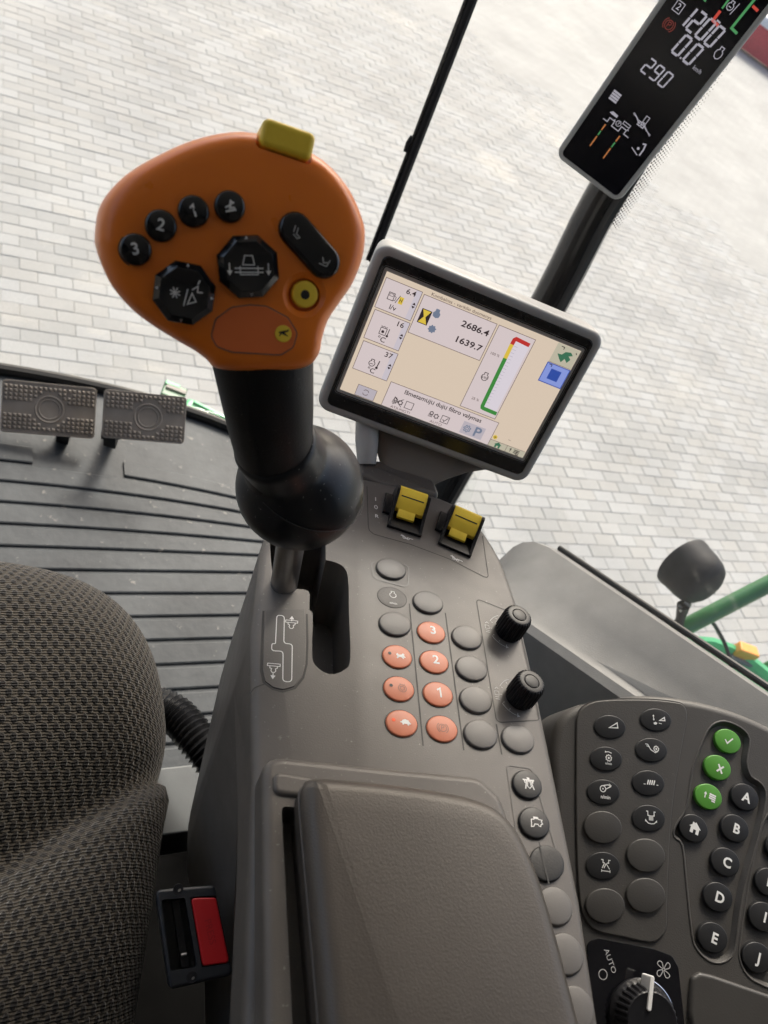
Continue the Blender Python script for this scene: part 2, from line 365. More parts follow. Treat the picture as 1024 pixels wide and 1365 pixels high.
    def stroke(s, pts, w, z, closed=False):
        """a printed line of width w lying at height z"""
        P = [Vector(p) for p in pts]; N = len(P); Lf, Rt = [], []
        for i in range(N):
            a = P[i - 1] if (i > 0 or closed) else P[i]; b = P[(i + 1) % N] if (i < N - 1 or closed) else P[i]
            e1 = (P[i] - a); e2 = (b - P[i])
            if e1.length < 1e-6: e1 = e2
            if e2.length < 1e-6: e2 = e1
            e1, e2 = e1.normalized(), e2.normalized()
            n1, n2 = Vector((-e1.y, e1.x)), Vector((-e2.y, e2.x)); m = n1 + n2
            if m.length < .2: m = n1.copy()
            m.normalize(); k = (w / 2) / max(.45, m.dot(n1))
            Lf.append(P[i] + m * k); Rt.append(P[i] - m * k)
        zz = (lambda p: z(p.x, p.y)) if callable(z) else (lambda p: z)
        v = [(p.x, p.y, zz(p)) for p in Lf] + [(p.x, p.y, zz(p)) for p in Rt]
        f = [(i, i + 1, N + i + 1, N + i) for i in range(N - 1)]
        if closed: f.append((N - 1, 0, N, 2 * N - 1))
        return s.add(v, f)
    def bead(s, pts, r, z, closed=False):
        """a half-sunk moulded line: groove lip or raised rim"""
        return s.tube([(p[0], p[1], z) for p in pts], r, 6, closed)
    def text(s, st, x, y, h, z, rot=0, bold=.0, wide=1.0, align='CENTER', shear=0):
        cu = bpy.data.curves.new('t', 'FONT'); cu.body = st; cu.align_x = align; cu.align_y = 'CENTER'; cu.size = 1; cu.resolution_u = 3; cu.offset = bold; cu.shear = shear
        ob = bpy.data.objects.new('t', cu); COL.objects.link(ob)
        dg = bpy.context.evaluated_depsgraph_get(); me = bpy.data.meshes.new_from_object(ob.evaluated_get(dg))
        c, q = math.cos(math.radians(rot)), math.sin(math.radians(rot)); k = h / .70
        ys = [v.co.y for v in me.vertices] or [0]; yo = 0
        vv = []
        for v in me.vertices:
            a, b = v.co.x * k * wide, (v.co.y - yo) * k
            X, Y = x + a * c - b * q, y + a * q + b * c
            vv.append((X, Y, z(X, Y) if callable(z) else z))
        s.add(vv, [tuple(p.vertices) for p in me.polygons])
        bpy.data.objects.remove(ob); bpy.data.curves.remove(cu); bpy.data.meshes.remove(me)
        return s
    def mesh(s, scale=.001, angle=32, recalc=True):
        me = bpy.data.meshes.new('m'); me.from_pydata([(a * scale, b * scale, c * scale) for a, b, c in s.v], [], s.f)
        if recalc:
            bm = bmesh.new(); bm.from_mesh(me); bmesh.ops.recalc_face_normals(bm, faces=bm.faces); bm.to_mesh(me); bm.free()
        me.shade_smooth() if hasattr(me, 'shade_smooth') else None
        for p in me.polygons: p.use_smooth = True
        me.set_sharp_from_angle(angle=math.radians(angle))
        return me
    def build(s, name, mat, parent=None, M=None, scale=.001, angle=32, recalc=True):
        return link(name, s.mesh(scale, angle, recalc), mat, parent, M)
def link(name, me, mat, parent=None, M=None):
    me.name = name; o = bpy.data.objects.new(name, me); COL.objects.link(o)
    if mat: me.materials.clear(); me.materials.append(MATS[mat])
    if parent: o.parent = parent
    if M is not None: o.matrix_local = M
    return o
def clusters(m, gap):
    par = list(range(len(m.v)))
    def find(i):
        while par[i] != i: par[i] = par[par[i]]; i = par[i]
        return i
    for f in m.f:
        for i in f[1:]: par[find(i)] = find(f[0])
    isl = {}
    for i, p in enumerate(m.v): isl.setdefault(find(i), []).append(i)
    bb = [[k, min(m.v[i][0] for i in a), max(m.v[i][0] for i in a), min(m.v[i][1] for i in a), max(m.v[i][1] for i in a)] for k, a in isl.items()]
    grp = list(range(len(bb)))
    def g(i):
        while grp[i] != i: i = grp[i]
        return i
    for i in range(len(bb)):
        for j in range(i):
            a, b = bb[i], bb[j]
            if max(a[1], b[1]) - min(a[2], b[2]) < gap and max(a[3], b[3]) - min(a[4], b[4]) < gap * .5: grp[g(i)] = g(j)
    root = {bb[i][0]: g(i) for i in range(len(bb))}; out = {}
    for f in m.f: out.setdefault(root[find(f[0])], []).append(f)
    res = []
    for fs_ in out.values():
        q = MB(); mp = {}
        for f in fs_:
            for i in f:
                if i not in mp: mp[i] = len(q.v); q.v.append(m.v[i])
            q.f.append(tuple(mp[i] for i in f))
        res.append(q)
    return res
def flat(name, mat, parent, fn, M=None, gap=0):
    """printed marks: marks standing apart become pieces of their own, letters of one word stay together"""
    m = MB(); fn(m); last = None
    for q in (clusters(m, gap) if gap else [m]): last = q.build(name, mat, parent, M, recalc=False)
    return last
def tag(o, label, cat, group=None):
    o['label'] = label; o['category'] = cat
    if group: o['group'] = group
    return o
def struct(o): o['kind'] = 'structure'; return o
def stuff(o): o['kind'] = 'stuff'; return o
def frame_m(o, u, v, n): return Matrix(((u[0], v[0], n[0], o[0]), (u[1], v[1], n[1], o[1]), (u[2], v[2], n[2], o[2]), (0, 0, 0, 1)))
def thing(name, label, cat, M=None, group=None):
    o = bpy.data.objects.new(name, None); COL.objects.link(o); o.empty_display_size = .05
    if M is not None: o.matrix_world = M
    return tag(o, label, cat, group)
def apply_mods(o):
    dg = bpy.context.evaluated_depsgraph_get(); me = bpy.data.meshes.new_from_object(o.evaluated_get(dg))
    o.modifiers.clear(); old = o.data; o.data = me; bpy.data.meshes.remove(old); me.name = o.name
def cut(o, cutters):
    for c in cutters:
        m = o.modifiers.new('b', 'BOOLEAN'); m.operation = 'DIFFERENCE'; m.solver = 'EXACT'; m.object = c
    bpy.context.view_layer.update(); apply_mods(o)
    for c in cutters: bpy.data.objects.remove(c)
def bevel(o, w, seg=3, ang=35):
    m = o.modifiers.new('v', 'BEVEL'); m.width = w; m.segments = seg; m.limit_method = 'ANGLE'; m.angle_limit = math.radians(ang); m.harden_normals = False
    apply_mods(o)
def smooth(o, ang=35):
    for p in o.data.polygons: p.use_smooth = True
    o.data.set_sharp_from_angle(angle=math.radians(ang))

# frames of the main things: origin and three axes (across, along, out of the face)
F_CONSOLE = frame_m((.2807, .1503, 2.9456), (.9526, -.2764, .1268), (.2936, .9446, -.1464), (-.0793, .1767, .9811))
F_KEYPAD = frame_m((.4484, .0620, 2.9138), (.8174, -.5578, .1437), (.4913, .8054, .3317), (-.3008, -.2005, .9324))
F_SCREEN = frame_m((.3590, .4059, 2.9942), (.9154, -.3933, .0860), (.0544, .3327, .9415), (-.3989, -.8571, .3259))
F_CORNER = frame_m((.6736, .7745, 3.0059), (.7518, -.6593, -.0122), (-.0427, -.0672, .9968), (-.6580, -.7489, -.0786))
F_HEAD = frame_m((.1052, .2880, 3.1426), (.9662, -.0839, .2437), (-.1282, .6639, .7368), (-.2236, -.7431, .6307))
F_BUCKLE = frame_m((.1555, .0624, 2.7942), (.9708, .0659, .2308), (-.0847, .9938, .0726), (-.2245, -.0900, .9703))
F_PEDAL1 = frame_m((.1439, .8784, 2.3554), (.9921, -.0224, .1237), (-.0647, .7526, .6553), (-.1078, -.6581, .7452))
F_PEDAL2 = frame_m((.2725, .8333, 2.4127), (.9742, -.0823, .2101), (-.0763, .7561, .6500), (-.2123, -.6493, .7303))

def project(p):
    """pixel position (1024 wide) and view depth of a world point: used only to decide which pavers get an object of their own"""
    d = Vector(p) - CAMLOC; z = d.dot(view)
    return (512 + 1051 * d.dot(right) / z, 682.5 + 1051 * d.dot(down) / z, z) if z > .1 else (-9e9, -9e9, z)

# ------------------------------------------------------------------ the yard outside
BX, BY, KX, KY = .25, 3.722, .965, .98
sand, far = MB(), MB()
near = set()
for ci in range(-30, 60):
    for cj in range(-30, 60):
        x, y = BX + ci * KX, BY + cj * KY
        px, py, dep = project((x + .5, y + .5, 0))
        q = [(x, y), (x + KX, y), (x + KX, y + KY), (x, y + KY)]
        if 0 < dep < 10.5 and -260 < px < 1290 and -260 < py < 1150:
            near.add((ci, cj)); sand.poly(q, -.0042)
        else: far.poly(q, -.001)
far.poly([(-250, -250), (250, -250), (250, 250), (-250, 250)], -.05)
ground = struct(far.build('ground', 'far_paving', scale=1, recalc=False))
struct(sand.build('sand_bed', 'sand_joint', scale=1, recalc=False))
G, C_ = .0015, .0026
PX, PY = .2 * KX, .1 * KY
BV = [(G, G, -.05), (PX - G, G, -.05), (PX - G, PY - G, -.05), (G, PY - G, -.05)]
BV += [(a, b, -C_ * .7) for a, b, _ in BV[:4]]
BV += [(G + C_, G + C_, 0), (PX - G - C_, G + C_, 0), (PX - G - C_, PY - G - C_, 0), (G + C_, PY - G - C_, 0)]
BF = [(8, 9, 10, 11)] + [(k + i, k + (i + 1) % 4, k + 4 + (i + 1) % 4, k + 4 + i) for k in (0, 4) for i in range(4)]
cands = []
for ci, cj in sorted(near):
    for j in range(10):
        J = cj * 10 + j
        for i in range(5):
            x, y = BX + (ci + i * .2 + (.1 if J % 2 else 0)) * KX, BY + (cj + j * .1) * KY
            px, py, dep = project((x + .1, y + .05, 0))
            hid = not (0 <= px < 1024 and 0 <= py < 720) or (px < 330 and py > 490 + .22 * px) or ((px - 305) / 180) ** 2 + ((py - 330) / 160) ** 2 < 1 \
                or (280 < px < 440 and py > 480) or (420 < px < 800 and 320 + (px - 504) * .446 < py < 640) or (330 < px < 640 and py > 560)
            cands.append((dep + (1000 if hid else 0), x, y))
cands.sort()
bme = bpy.data.meshes.new('brick'); bme.from_pydata(BV, [], BF); bme.materials.append(MATS['paver'])
field = MB()
rb = random.Random(3)
for k, (dep, x, y) in enumerate(cands):
    dz, tx, ty = rb.uniform(-.0016, .0016), rb.uniform(-.004, .004), rb.uniform(-.006, .006)
    if k < 300:
        o = bpy.data.objects.new('brick', bme); COL.objects.link(o); o.parent = ground
        o.location = (x, y, dz); o.rotation_euler = (ty, tx, rb.uniform(-.006, .006))
    else:
        field.add([(x + a, y + b, c + dz + (a - .1) * tx + (b - .05) * ty) for a, b, c in BV], BF)
fm = bpy.data.meshes.new('brick_field'); fm.from_pydata(field.v, [], field.f)
stuff(link('brick_field', fm, 'paver', ground))
struct(MB().poly([(17.2, 16.2), (60, -14), (90, 60), (30, 60)], .004).build('asphalt_road', 'asphalt', scale=1, recalc=False))
# red and white barrier beside the road
br = thing('road_barrier', 'red barrier block with a white top edge at the far side of the paved yard', 'barrier', Matrix.Translation((17.6, 15.6, 0)) @ Matrix.Rotation(math.radians(-36), 4, 'Z'))
MB().prism(fillet([(-6, -.2), (9, -.2), (9, .2), (-6, .2)], .05), .05, .62, .04).build('block', 'barrier_red', br, scale=1)
MB().prism(fillet([(-6.02, -.23), (9.02, -.23), (9.02, .23), (-6.02, .23)], .05), .62, .80, .05).build('top_edge', 'barrier_white', br, scale=1)
for x in (-5.5, -.9, 3.8, 8.6): MB().prism([(x - .15, -.22), (x + .15, -.22), (x + .15, .22), (x - .15, .22)], 0, .05).build('foot', 'rubber_black', br, scale=1)

# ------------------------------------------------------------------ the cab shell
def front_y(x): return 1.005 - .25 * x * x - .5 * x ** 4
FZ = 2.30
xs = [-.78 + 1.5 * i / 40 for i in range(41)]
fl = MB(); rim = [(x, front_y(x)) for x in xs]
fl.prism([(-.78, -.66), (.72, -.66)] + [(x, y) for x, y in rim[::-1]], FZ - .03, FZ, 0)
floor = struct(fl.build('cab_floor', 'floor_rubber', scale=1))
def rib_y(i, x): return .813 - .0385 * i - max(0, .225 * (1 - i / 4.5)) * max(0, x) ** 2
for i in range(-1, 17):
    segs = [(-.72, .70)] if i >= 0 else [(-.72, .125), (.262, .66)]
    for x0, x1 in segs:
        n = 26; R = []
        for k in range(n + 1):
            x = x0 + (x1 - x0) * k / n; a, b = rib_y(i, x) - .0020, rib_y(i + 1, x) + .0020
            R.append([(x, a, FZ - .002), (x, a - .0012, FZ + .0026), (x, a - .0032, FZ + .0036), (x, b + .0032, FZ + .0036), (x, b + .0012, FZ + .0026), (x, b, FZ - .002)])
        MB().rings(R).build('mat_rib', 'floor_rubber', floor, scale=1, angle=18)
fs = MB().tube([(x, front_y(x) - .004, FZ + .004) for x in xs], .011, 10).build('floor_edge_seal', 'seal_black', scale=1)
tag(fs, 'thin black rubber seal along the curved front edge of the ribbed floor', 'seal')
struct(MB().prism([(-.86, -.76), (.84, -.76), (.84, 1.16), (-.86, 1.16)], 3.80, 3.90, .03).build('cab_roof', 'roof_lining', scale=1))  # out of view: put in to shade the cab, pale lining bounces light
struct(MB().prism([(-.80, -.72), (.78, -.72), (.78, -.68), (-.80, -.68)], 2.27, 3.79, 0).build('cab_rear_shade_wall', 'cab_lining', scale=1))  # unseen, left without a window to keep the rear of the cab dark

def pill_y(z): return .605 + (z - 2.3) * .31 if z < 2.98 else .776 + (z - 2.98) * .11
def glass_y(x, z): return 1.017 - .25 * x * x + .12 * (z - FZ)
def glass_end(z):
    x = .8
    for _ in range(30): x = .5 * x + .5 * glass_y(x, z) * .72 / pill_y(z)
    return x
gm = MB(); R = []
for z in (2.29, 2.45, 2.65, 2.82, 3.0, 3.2, 3.45, 3.79):
    gx = [-.78 + (glass_end(z) + .78) * i / 40 for i in range(41)]
    R.append([(x, glass_y(x, z), z) for x in gx] + [(x, glass_y(x, z) + .005, z) for x in gx[::-1]])
ws = gm.rings(R).build('windscreen', 'window_glass', scale=1)
tag(ws, 'curved clear windscreen with dried smears in front of the orange joystick', 'window')

pil = MB().tube(catmull([(.72, .56, 2.10), (.72, .605, 2.30), (.72, .660, 2.496), (.72, .740, 2.85), (.72, .776, 2.98), (.72, .80, 3.15), (.72, .83, 3.4), (.72, .86, 3.72)], 4, False), .0262, 20)
po = thing('cab_pillar', 'glossy black corner pillar behind the touch screen and the dark corner display', 'pillar', Matrix.Translation((.72, .605, 2.3)))
pil.v = [(a - .72, b - .605, c - 2.3) for a, b, c in pil.v]
pil.build('post', 'pillar_black', po, scale=1)
fin = MB(); R = []
for (y, z) in ((.60, 2.30), (.660, 2.496), (.740, 2.85), (.776, 2.98), (.80, 3.15), (.86, 3.72)):
    R.append([(.000, y - .605 - .020, z - 2.3), (.0006, y - .605 - .036, z - 2.3), (-.006, y - .605 - .035, z - 2.3), (-.008, y - .605 - .018, z - 2.3)])
fin.rings(R).build('seal_lip', 'seal_black', po, scale=1)

# right-hand side window with a dotted border
O0, O1 = Vector((.70, .153, 2.880)), Vector((.70, .435, 2.693)); od = (O1 - O0)
def sill(t): return O0 + od * t
GXs = .722
prof = [sill(-2.2), sill(1.05)]
pts = [(-.62, 2.24), (pill_y(2.24) - .01, 2.24)] + [(pill_y(z) - .01, z) for z in (2.6, 2.85, 2.98, 3.2, 3.45, 3.79)] + [(-.62, 3.79)]
sw = thing('side_window', 'flat side window with a dotted black border next to the black pillar', 'window', Matrix.Translation((GXs, 0, 2.3)))
wm = MB(); wm.rings([[(0, y, z - 2.3) for y, z in pts], [(.005, y, z - 2.3) for y, z in pts]]).build('pane', 'window_glass', sw, scale=1)
dm = MB()
for r_ in range(300):
    z = 2.62 + r_ * .0036
    for c_ in range(5):
        rad = .00135 - c_ * .00020
        yy = pill_y(z) - .036 - c_ * .0036 - (.0018 if r_ % 2 else 0)
        dm.add([(-.0006, yy + rad * math.cos(a), z - 2.3 + rad * math.sin(a)) for a in [PI / 3 * k for k in range(6)]], [(0, 1, 2, 3, 4, 5)])
stuff(dm.build('border_dots', 'seal_black', sw, scale=1, recalc=False))

# sloping trim below the side window, its seal, and the cab side below it
tr = thing('side_trim', 'sloping light grey trim panel below the side window beside the knobs', 'trim panel', Matrix.Translation(sill(.5)))
O_ = sill(.5)
I0, I1 = Vector((.628, .191, 2.792)), Vector((.601, .313, 2.714)); idr = I1 - I0
def inner(t): return I0 + idr * t
secs = []
def sec(a, b, drop, lip):
    o, i = sill(a), inner(b)
    m = o.lerp(i, .55) + Vector((0, 0, .004))
    dv = Vector((0, 0, -drop))
    return [o + Vector((.002, 0, -.06)) + dv, o + Vector((.002, 0, .001)) + dv, o + Vector((-.012, 0, .004)) + dv, m + dv, i + Vector((.012, 0, .003)) + dv, i + dv, i + Vector((-.008, -.002, -.008)) + dv, i + Vector((-.016, -.008, -.07)) + dv, i + Vector((-.01, -.02, -.22)) + dv]
for a, b, dr in ((-1.3, -2.2, 0), (-.3, -.4, 0), (.3, .45, 0), (.75, 1.05, 0), (.98, 1.42, 0), (1.06, 1.52, .006), (1.10, 1.57, .018), (1.12, 1.60, .035), (1.125, 1.61, .12)):
    secs.append([tuple(p - O_) for p in sec(a, b, dr, 0)])
tm = MB(); tm.rings(secs, False, False, closed=False).build('panel', 'trim_grey', tr, scale=1, angle=28)
sb = MB().tube([tuple(sill(t) + Vector((.006, 0, .004))) for t in (-2.2, -1, 0, .5, .98)], .0038, 10).build('window_seal', 'seal_black', scale=1)
tag(sb, 'black rubber seal strip along the edge of the light grey side trim', 'seal')
sp_ = MB(); sp_.rings([[(.735, y, z) for y, z in ((-.66, 2.2), (.30, 2.2), (.36, 2.45), (.36, 2.62), (-.25, 3.02), (-.66, 3.02))], [(.75, y, z) for y, z in ((-.66, 2.2), (.30, 2.2), (.36, 2.45), (.36, 2.62), (-.25, 3.02), (-.66, 3.02))]])
struct(sp_.build('cab_side_panel', 'cab_lining', scale=1))  # put in to stop light below the sill
sp2 = MB().prism([(-.80, -.66), (-.77, -.66), (-.77, .75), (-.80, .75)], 2.25, 3.05, 0)
struct(sp2.build('cab_left_shade_panel', 'cab_lining', scale=1))  # out of view, raised to cut light from the left
struct(MB().prism([(-.80, -.66), (-.77, -.66), (-.77, .10), (-.80, .10)], 3.05, 3.79, 0).build('cab_left_rear_shade_panel', 'cab_lining', scale=1))  # unseen, added to block light and darken the rear
struct(MB().prism([(.735, -.66), (.75, -.66), (.75, -.14), (.735, -.14)], 3.03, 3.79, 0).build('cab_right_rear_shade_panel', 'cab_lining', scale=1))  # unseen, added to block light on the keypad side

# ------------------------------------------------------------------ outside on the machine
wp0, wp1 = Vector((.566, .948, 2.70)), Vector((.549, 1.030, 3.17))
wa = (wp1 - wp0).normalized()
wi = thing('windscreen_wiper', 'thin black wiper blade standing upright outside the windscreen', 'wiper', Matrix.Translation(wp0))
P = lambda t, dx=0, dy=0: tuple(wa * t + Vector((dx, dy, 0)))
MB().tube([P(0), P(.5)], .0052, 8, flat=1.3).build('blade', 'rubber_black', wi, scale=1)
MB().tube([P(0, -.0075, .002), P(.5, -.0075, .002)], .0032, 8).build('backbone', 'pillar_black', wi, scale=1)
MB().tube([P(.168, -.011, .004), P(.180, -.012, .004), P(.190, -.009, .004)], .0035, 8).build('clip', 'rubber_black', wi, scale=1)

ra, rb_ = Vector((1.300, .470, 2.328)), Vector((1.62, .54, 2.606))
hr = thing('grab_rail', 'dark green round steel rail outside the side window', 'rail', Matrix.Translation(ra))
MB().tube([(0, 0, 0), tuple((rb_ - ra) * .33), tuple((rb_ - ra) * .66), tuple(rb_ - ra)], .0175, 18).build('tube', 'machine_green', hr, scale=1)
MB().tube([tuple((rb_ - ra) * -.02), tuple((rb_ - ra) * .005)], .019, 18).build('end_cap', 'machine_green', hr, scale=1)
# work lamp on the rail
lc = Vector((1.302, .545, 2.452)); ax = Vector((-.05, .95, -.28)).normalized()
lamp = thing('work_lamp', 'dusty black round work lamp clamped to the green rail', 'lamp', frame_m(lc, tuple(ax.orthogonal().normalized()), tuple(ax.cross(ax.orthogonal().normalized())), tuple(ax)))
MB().lathe([(.001, -44), (20, -44), (37, -41), (47, -34), (53, -22), (56, -4), (57, 22), (58.5, 27), (58.5, 36), (54, 37), (52, 33)], 44).build('housing', 'lamp_black', lamp)
MB().lathe([(.001, 36), (30, 37), (51, 38), (51, 40), (30, 42.5), (.001, 43)], 44).build('lens', 'lamp_glass', lamp)
inv = lamp.matrix_world.inverted()
q0 = inv @ (lc + Vector((-.012, -.045, -.045))); q1 = inv @ Vector((1.315, .477, 2.348))
MB().tube([tuple(q0 * 1000), tuple((q0 * 1000).lerp(q1 * 1000, .5) + Vector((0, 6, 0))), tuple(q1 * 1000)], [13, 9, 12], 14).build('bracket', 'rubber_black', lamp)
for s_ in (-1, 1):
    w_ = inv @ (lc + Vector((.02 * s_, -.05, -.03)))
    MB().tube([tuple(q0 * 1000 + Vector((7 * s_, 0, 4))), tuple(q0 * 1000 + Vector((9 * s_, 2, -8)))], 5, 8).build('bolt', 'steel', lamp)
cb = MB().tube(catmull([(1.375, .487, 2.385), (1.42, .470, 2.36), (1.455, .435, 2.335), (1.465, .395, 2.31), (1.43, .37, 2.28), (1.36, .37, 2.25), (1.28, .38, 2.22)], 6, False), .0042, 8).build('lamp_cable', 'rubber_black', scale=1)
tag(cb, 'thin black cable hanging in a loop below the green rail', 'cable')
# green body cover with an orange marker farther down
gb = thing('body_cover', 'light green machine body cover with a raised rim seen past the side trim', 'body panel', Matrix.Translation((1.685, .45, 2.262)))
R = []
for k in range(13):
    a = math.radians(-35 + k * 14)
    R.append([(.24 * math.cos(a) * r_ - .22, .22 * math.sin(a) * r_ - .17, h_) for r_, h_ in ((1.0, -.20), (1.0, -.012), (.975, .012), (.93, .010), (.90, -.008), (.5, .0), (.1, .01))])
MB().rings(R, False, False, closed=False).build('cover', 'header_green', gb, scale=1)
MB().prism(fillet([(-.02, -.02), (.04, -.02), (.06, -.12), (-.0, -.12)], .01), -.04, .008, .005).build('corner_plate', 'machine_green', gb, scale=1)
om = thing('marker_reflector', 'small orange marker block on a grey foot beside the light green cover', 'reflector', Matrix.Translation((1.600, .450, 2.262)) @ Matrix.Rotation(-.35, 4, 'Z'))
MB().prism(fillet([(-.028, -.012), (.028, -.012), (.025, .016), (-.025, .016)], .005), 0, .026, .004).build('block', 'marker_orange', om, scale=1)
MB().prism(fillet([(-.03, -.022), (.036, -.022), (.03, .012), (-.028, .012)], .004), -.02, 0, .003).build('foot', 'metal_grey', om, scale=1)
# green parts of the header in front of the floor
hb = thing('header_beam', 'pale green header beam below the floor edge behind the joystick neck', 'beam', Matrix.Translation((.515, 1.140, 2.112)) @ Matrix.Rotation(-.50, 4, 'Z'))
MB().prism(fillet([(-.066, -.10), (.062, -.10), (.062, .004), (-.066, .004)], .012), -.10, 0, .008).build('box_beam', 'header_green', hb, scale=1)
MB().prism([(-.05, -.012), (.058, -.012), (.058, -.004), (-.05, -.004)], 0, .006, .002).build('rib', 'header_green', hb, scale=1)
hk = thing('header_bracket', 'small green bracket with a brown worn strip beyond the brake pedals', 'bracket', Matrix.Translation((.447, 1.232, 2.062)) @ Matrix.Rotation(-.34, 4, 'Z'))
MB().prism(fillet([(-.026, -.022), (.026, -.022), (.026, .022), (-.026, .022)], .003), -.06, 0, .003).build('plate', 'machine_green', hk, scale=1)
MB().prism([(-.02, -.002), (.025, -.002), (.025, .009), (-.02, .009)], 0, .005, .001).build('worn_strip', 'bracket_taupe', hk, scale=1)
MB().prism([(-.024, .010), (.008, .010), (.008, .021), (-.024, .021)], 0, .004, .001).build('upper_strip', 'header_green', hk, scale=1)
# ------------------------------------------------------------------ seat
def seat_mesh():
    cx, cy, ax_, ay_, n_, r0 = -.10, .090, .282, .288, 4.6, .80
    NT = 260; rh = [0, .08, .16, .24, .32, .40, .46, .52, .57, .62, .66, .70, .735, .77, .80, .825, .85, .875, .90, .92, .94, .96, .975, .988, .996, 1.0]
    verts, uvs, faces = [], [], []
    def top(x, y):
        yc = .132 + .50 * (x - .047)
        d = y - yc
        front = -.044 * math.exp(-(max(d, 0) / .060) ** 1.3) if d >= 0 else 0
        back = -.044 * math.exp(-((d) / .012) ** 2) + .004 * (1 - math.exp(d / .04)) if d < 0 else 0
        return 2.765 + front + back + .01 * math.cos((x + .1) / .3 * 1.5)
    for k, r in enumerate(rh):
        for i in range(NT):
            t = 2 * PI * i / NT; c, s = math.cos(t), math.sin(t)
            X = math.copysign(abs(c) ** (2 / n_), c) * ax_; Y = math.copysign(abs(s) ** (2 / n_), s) * ay_
            x, y = cx + X * r, cy + Y * r
            d = y - (.132 + .50 * (x - .047))
            wf = 1 - .085 * min(1, max(0, .205 - y) / .07) - .105 * min(1, max(0, .13 - y) / .11) - .02 * math.exp(-(d / .018) ** 2)
            x = cx + (x - cx) * (wf if x > cx else 1)
            e = max(0, (r - r0) / (1 - r0)); roll = .055 * (1 - math.sqrt(max(0, 1 - e * e)))
            z = top(x, y) - roll
            ext = 1 + .10 * e ** 3
            verts.append((x, y, z)); uvs.append(((X * r * ext) / .0080, (Y * r * ext) / .0122))
    for (dz, ins) in ((.10, .0), (.14, .02)):
        for i in range(NT):
            x, y, z = verts[(len(rh) - 1) * NT + i]; u, v = uvs[(len(rh) - 1) * NT + i]
            verts.append((x + (cx - x) * ins, y + (cy - y) * ins, 2.71 - dz)); uvs.append((u * (1 + dz * 3), v * (1 + dz * 3)))
    K = len(rh) + 2
    for k in range(K - 1):
        for i in range(NT):
            j = (i + 1) % NT; faces.append((k * NT + i, k * NT + j, (k + 1) * NT + j, (k + 1) * NT + i))
    me = bpy.data.meshes.new('cushion'); me.from_pydata(verts, [], faces)
    ul = me.uv_layers.new(name='UVMap')
    for lp in me.loops: ul.data[lp.index].uv = uvs[lp.vertex_index]
    for p in me.polygons: p.use_smooth = True
    return me
seat = thing('driver_seat', 'grey brown woven fabric seat cushion beside the console', 'seat', Matrix.Translation((-.10, .085, 2.57)))
cme = seat_mesh(); cme.transform(Matrix.Translation((.10, -.085, -2.57))); link('cushion', cme, 'seat_fabric', seat)
R = []
for k, (z, th, hw) in enumerate(((.10, .05, .20), (.16, .07, .235), (.30, .075, .245), (.50, .07, .24), (.66, .06, .22), (.74, .035, .18))):
    yb = -.235 - .10 * z
    R.append([(x * hw, yb + y * th, z) for x, y in [(math.copysign(abs(math.cos(t)) ** .5, math.cos(t)), math.copysign(abs(math.sin(t)) ** .6, math.sin(t))) for t in [2 * PI * i / 36 for i in range(36)]]])
bk = MB().rings(R).mesh(1, 40); ul = bk.uv_layers.new(name='UVMap')
for lp in bk.loops: c = bk.vertices[lp.vertex_index].co; ul.data[lp.index].uv = (c.x / .0080, c.z / .0122)
link('backrest', bk, 'seat_fabric', seat)  # out of view, put in to shade the lower corner of the seat
MB().prism(fillet([(-.22, -.36), (.46, -.36), (.46, .09), (-.22, .09)], .03), -.26, -.06, .015).build('seat_base_dark_fill', 'gap_fill_black', seat, scale=1)  # seat base stretched under the console as a near-black fill darkening the gap

# grey floor box and corrugated hose between seat and console
bxo = thing('valve_box', 'plain grey metal box between the seat and the console', 'box', Matrix.Translation((.262, .232, 2.30)))
MB().prism(fillet([(-.085, -.034), (.05, -.034), (.05, .030), (-.085, .030)], .004), 0, .185, .004).build('box_body', 'metal_grey', bxo, scale=1)
MB().prism(fillet([(-.088, -.037), (.053, -.037), (.053, .033), (-.088, .033)], .004), .185, .190, .002).build('lid', 'metal_grey', bxo, scale=1)
hp = catmull([(.150, .335, 2.515), (.190, .325, 2.53), (.226, .305, 2.548), (.250, .262, 2.560), (.280, .215, 2.55), (.32, .19, 2.50)], 36, False)
hrad = [.0185 + .0019 * math.cos(i * 2 * PI / 4) for i in range(len(hp))]
ho = MB().tube(hp, hrad, 20).build('corrugated_hose', 'hose_black', scale=1, angle=60)
tag(ho, 'black corrugated plastic hose between the seat and the console', 'hose')

# seat belt buckle
bu = thing('seat_belt_buckle', 'black seat belt buckle with a red release button beside the seat', 'buckle', F_BUCKLE @ Matrix.Scale(.91, 4))
bo = MB().prism(fillet([(-20.5, 36), (20, 28), (21.5, -31), (-21, -27)], 4), -48, 2, 2.2, 3).build('housing', 'buckle_black', bu)
cut(bo, [MB().prism(fillet([(-17.2, 28.5), (-1.5, 25.5), (-1, -19), (-18.2, -16.5)], 2), -26, 6).build('c', None, bu),
         MB().prism(fillet([(1.6, 24.8), (25, 19.8), (25, -24), (1.8, -20.5)], 1), -4, 6).build('c', None, bu)])
smooth(bo)
MB().prism(fillet([(-10.4, 27), (-4.6, 26), (-5.2, -18), (-11, -17)], .8), -24, -12, .5).build('latch_guide', 'satin_black', bu)
MB().tube([(-9.5, -9, -11), (-6, -9.4, -11)], 1.1, 8).build('latch_pin', 'steel', bu)
rd = MB().prism(fillet([(2.4, 24.0), (19.2, 19.6), (20.4, -23.0), (2.6, -19.8)], 2.4), -6, 2.6, 1.2, 4).build('release_button', 'buckle_red', bu)
def press(m):
    m.text('PRESS', 11.2, -.6, 4.6, 2.75, rot=-87, bold=.005)
plastic('buckle_red_text', (.42, .008, .012), .5, 900, 0, .05)
flat('lettering', 'buckle_red_text', rd, press)
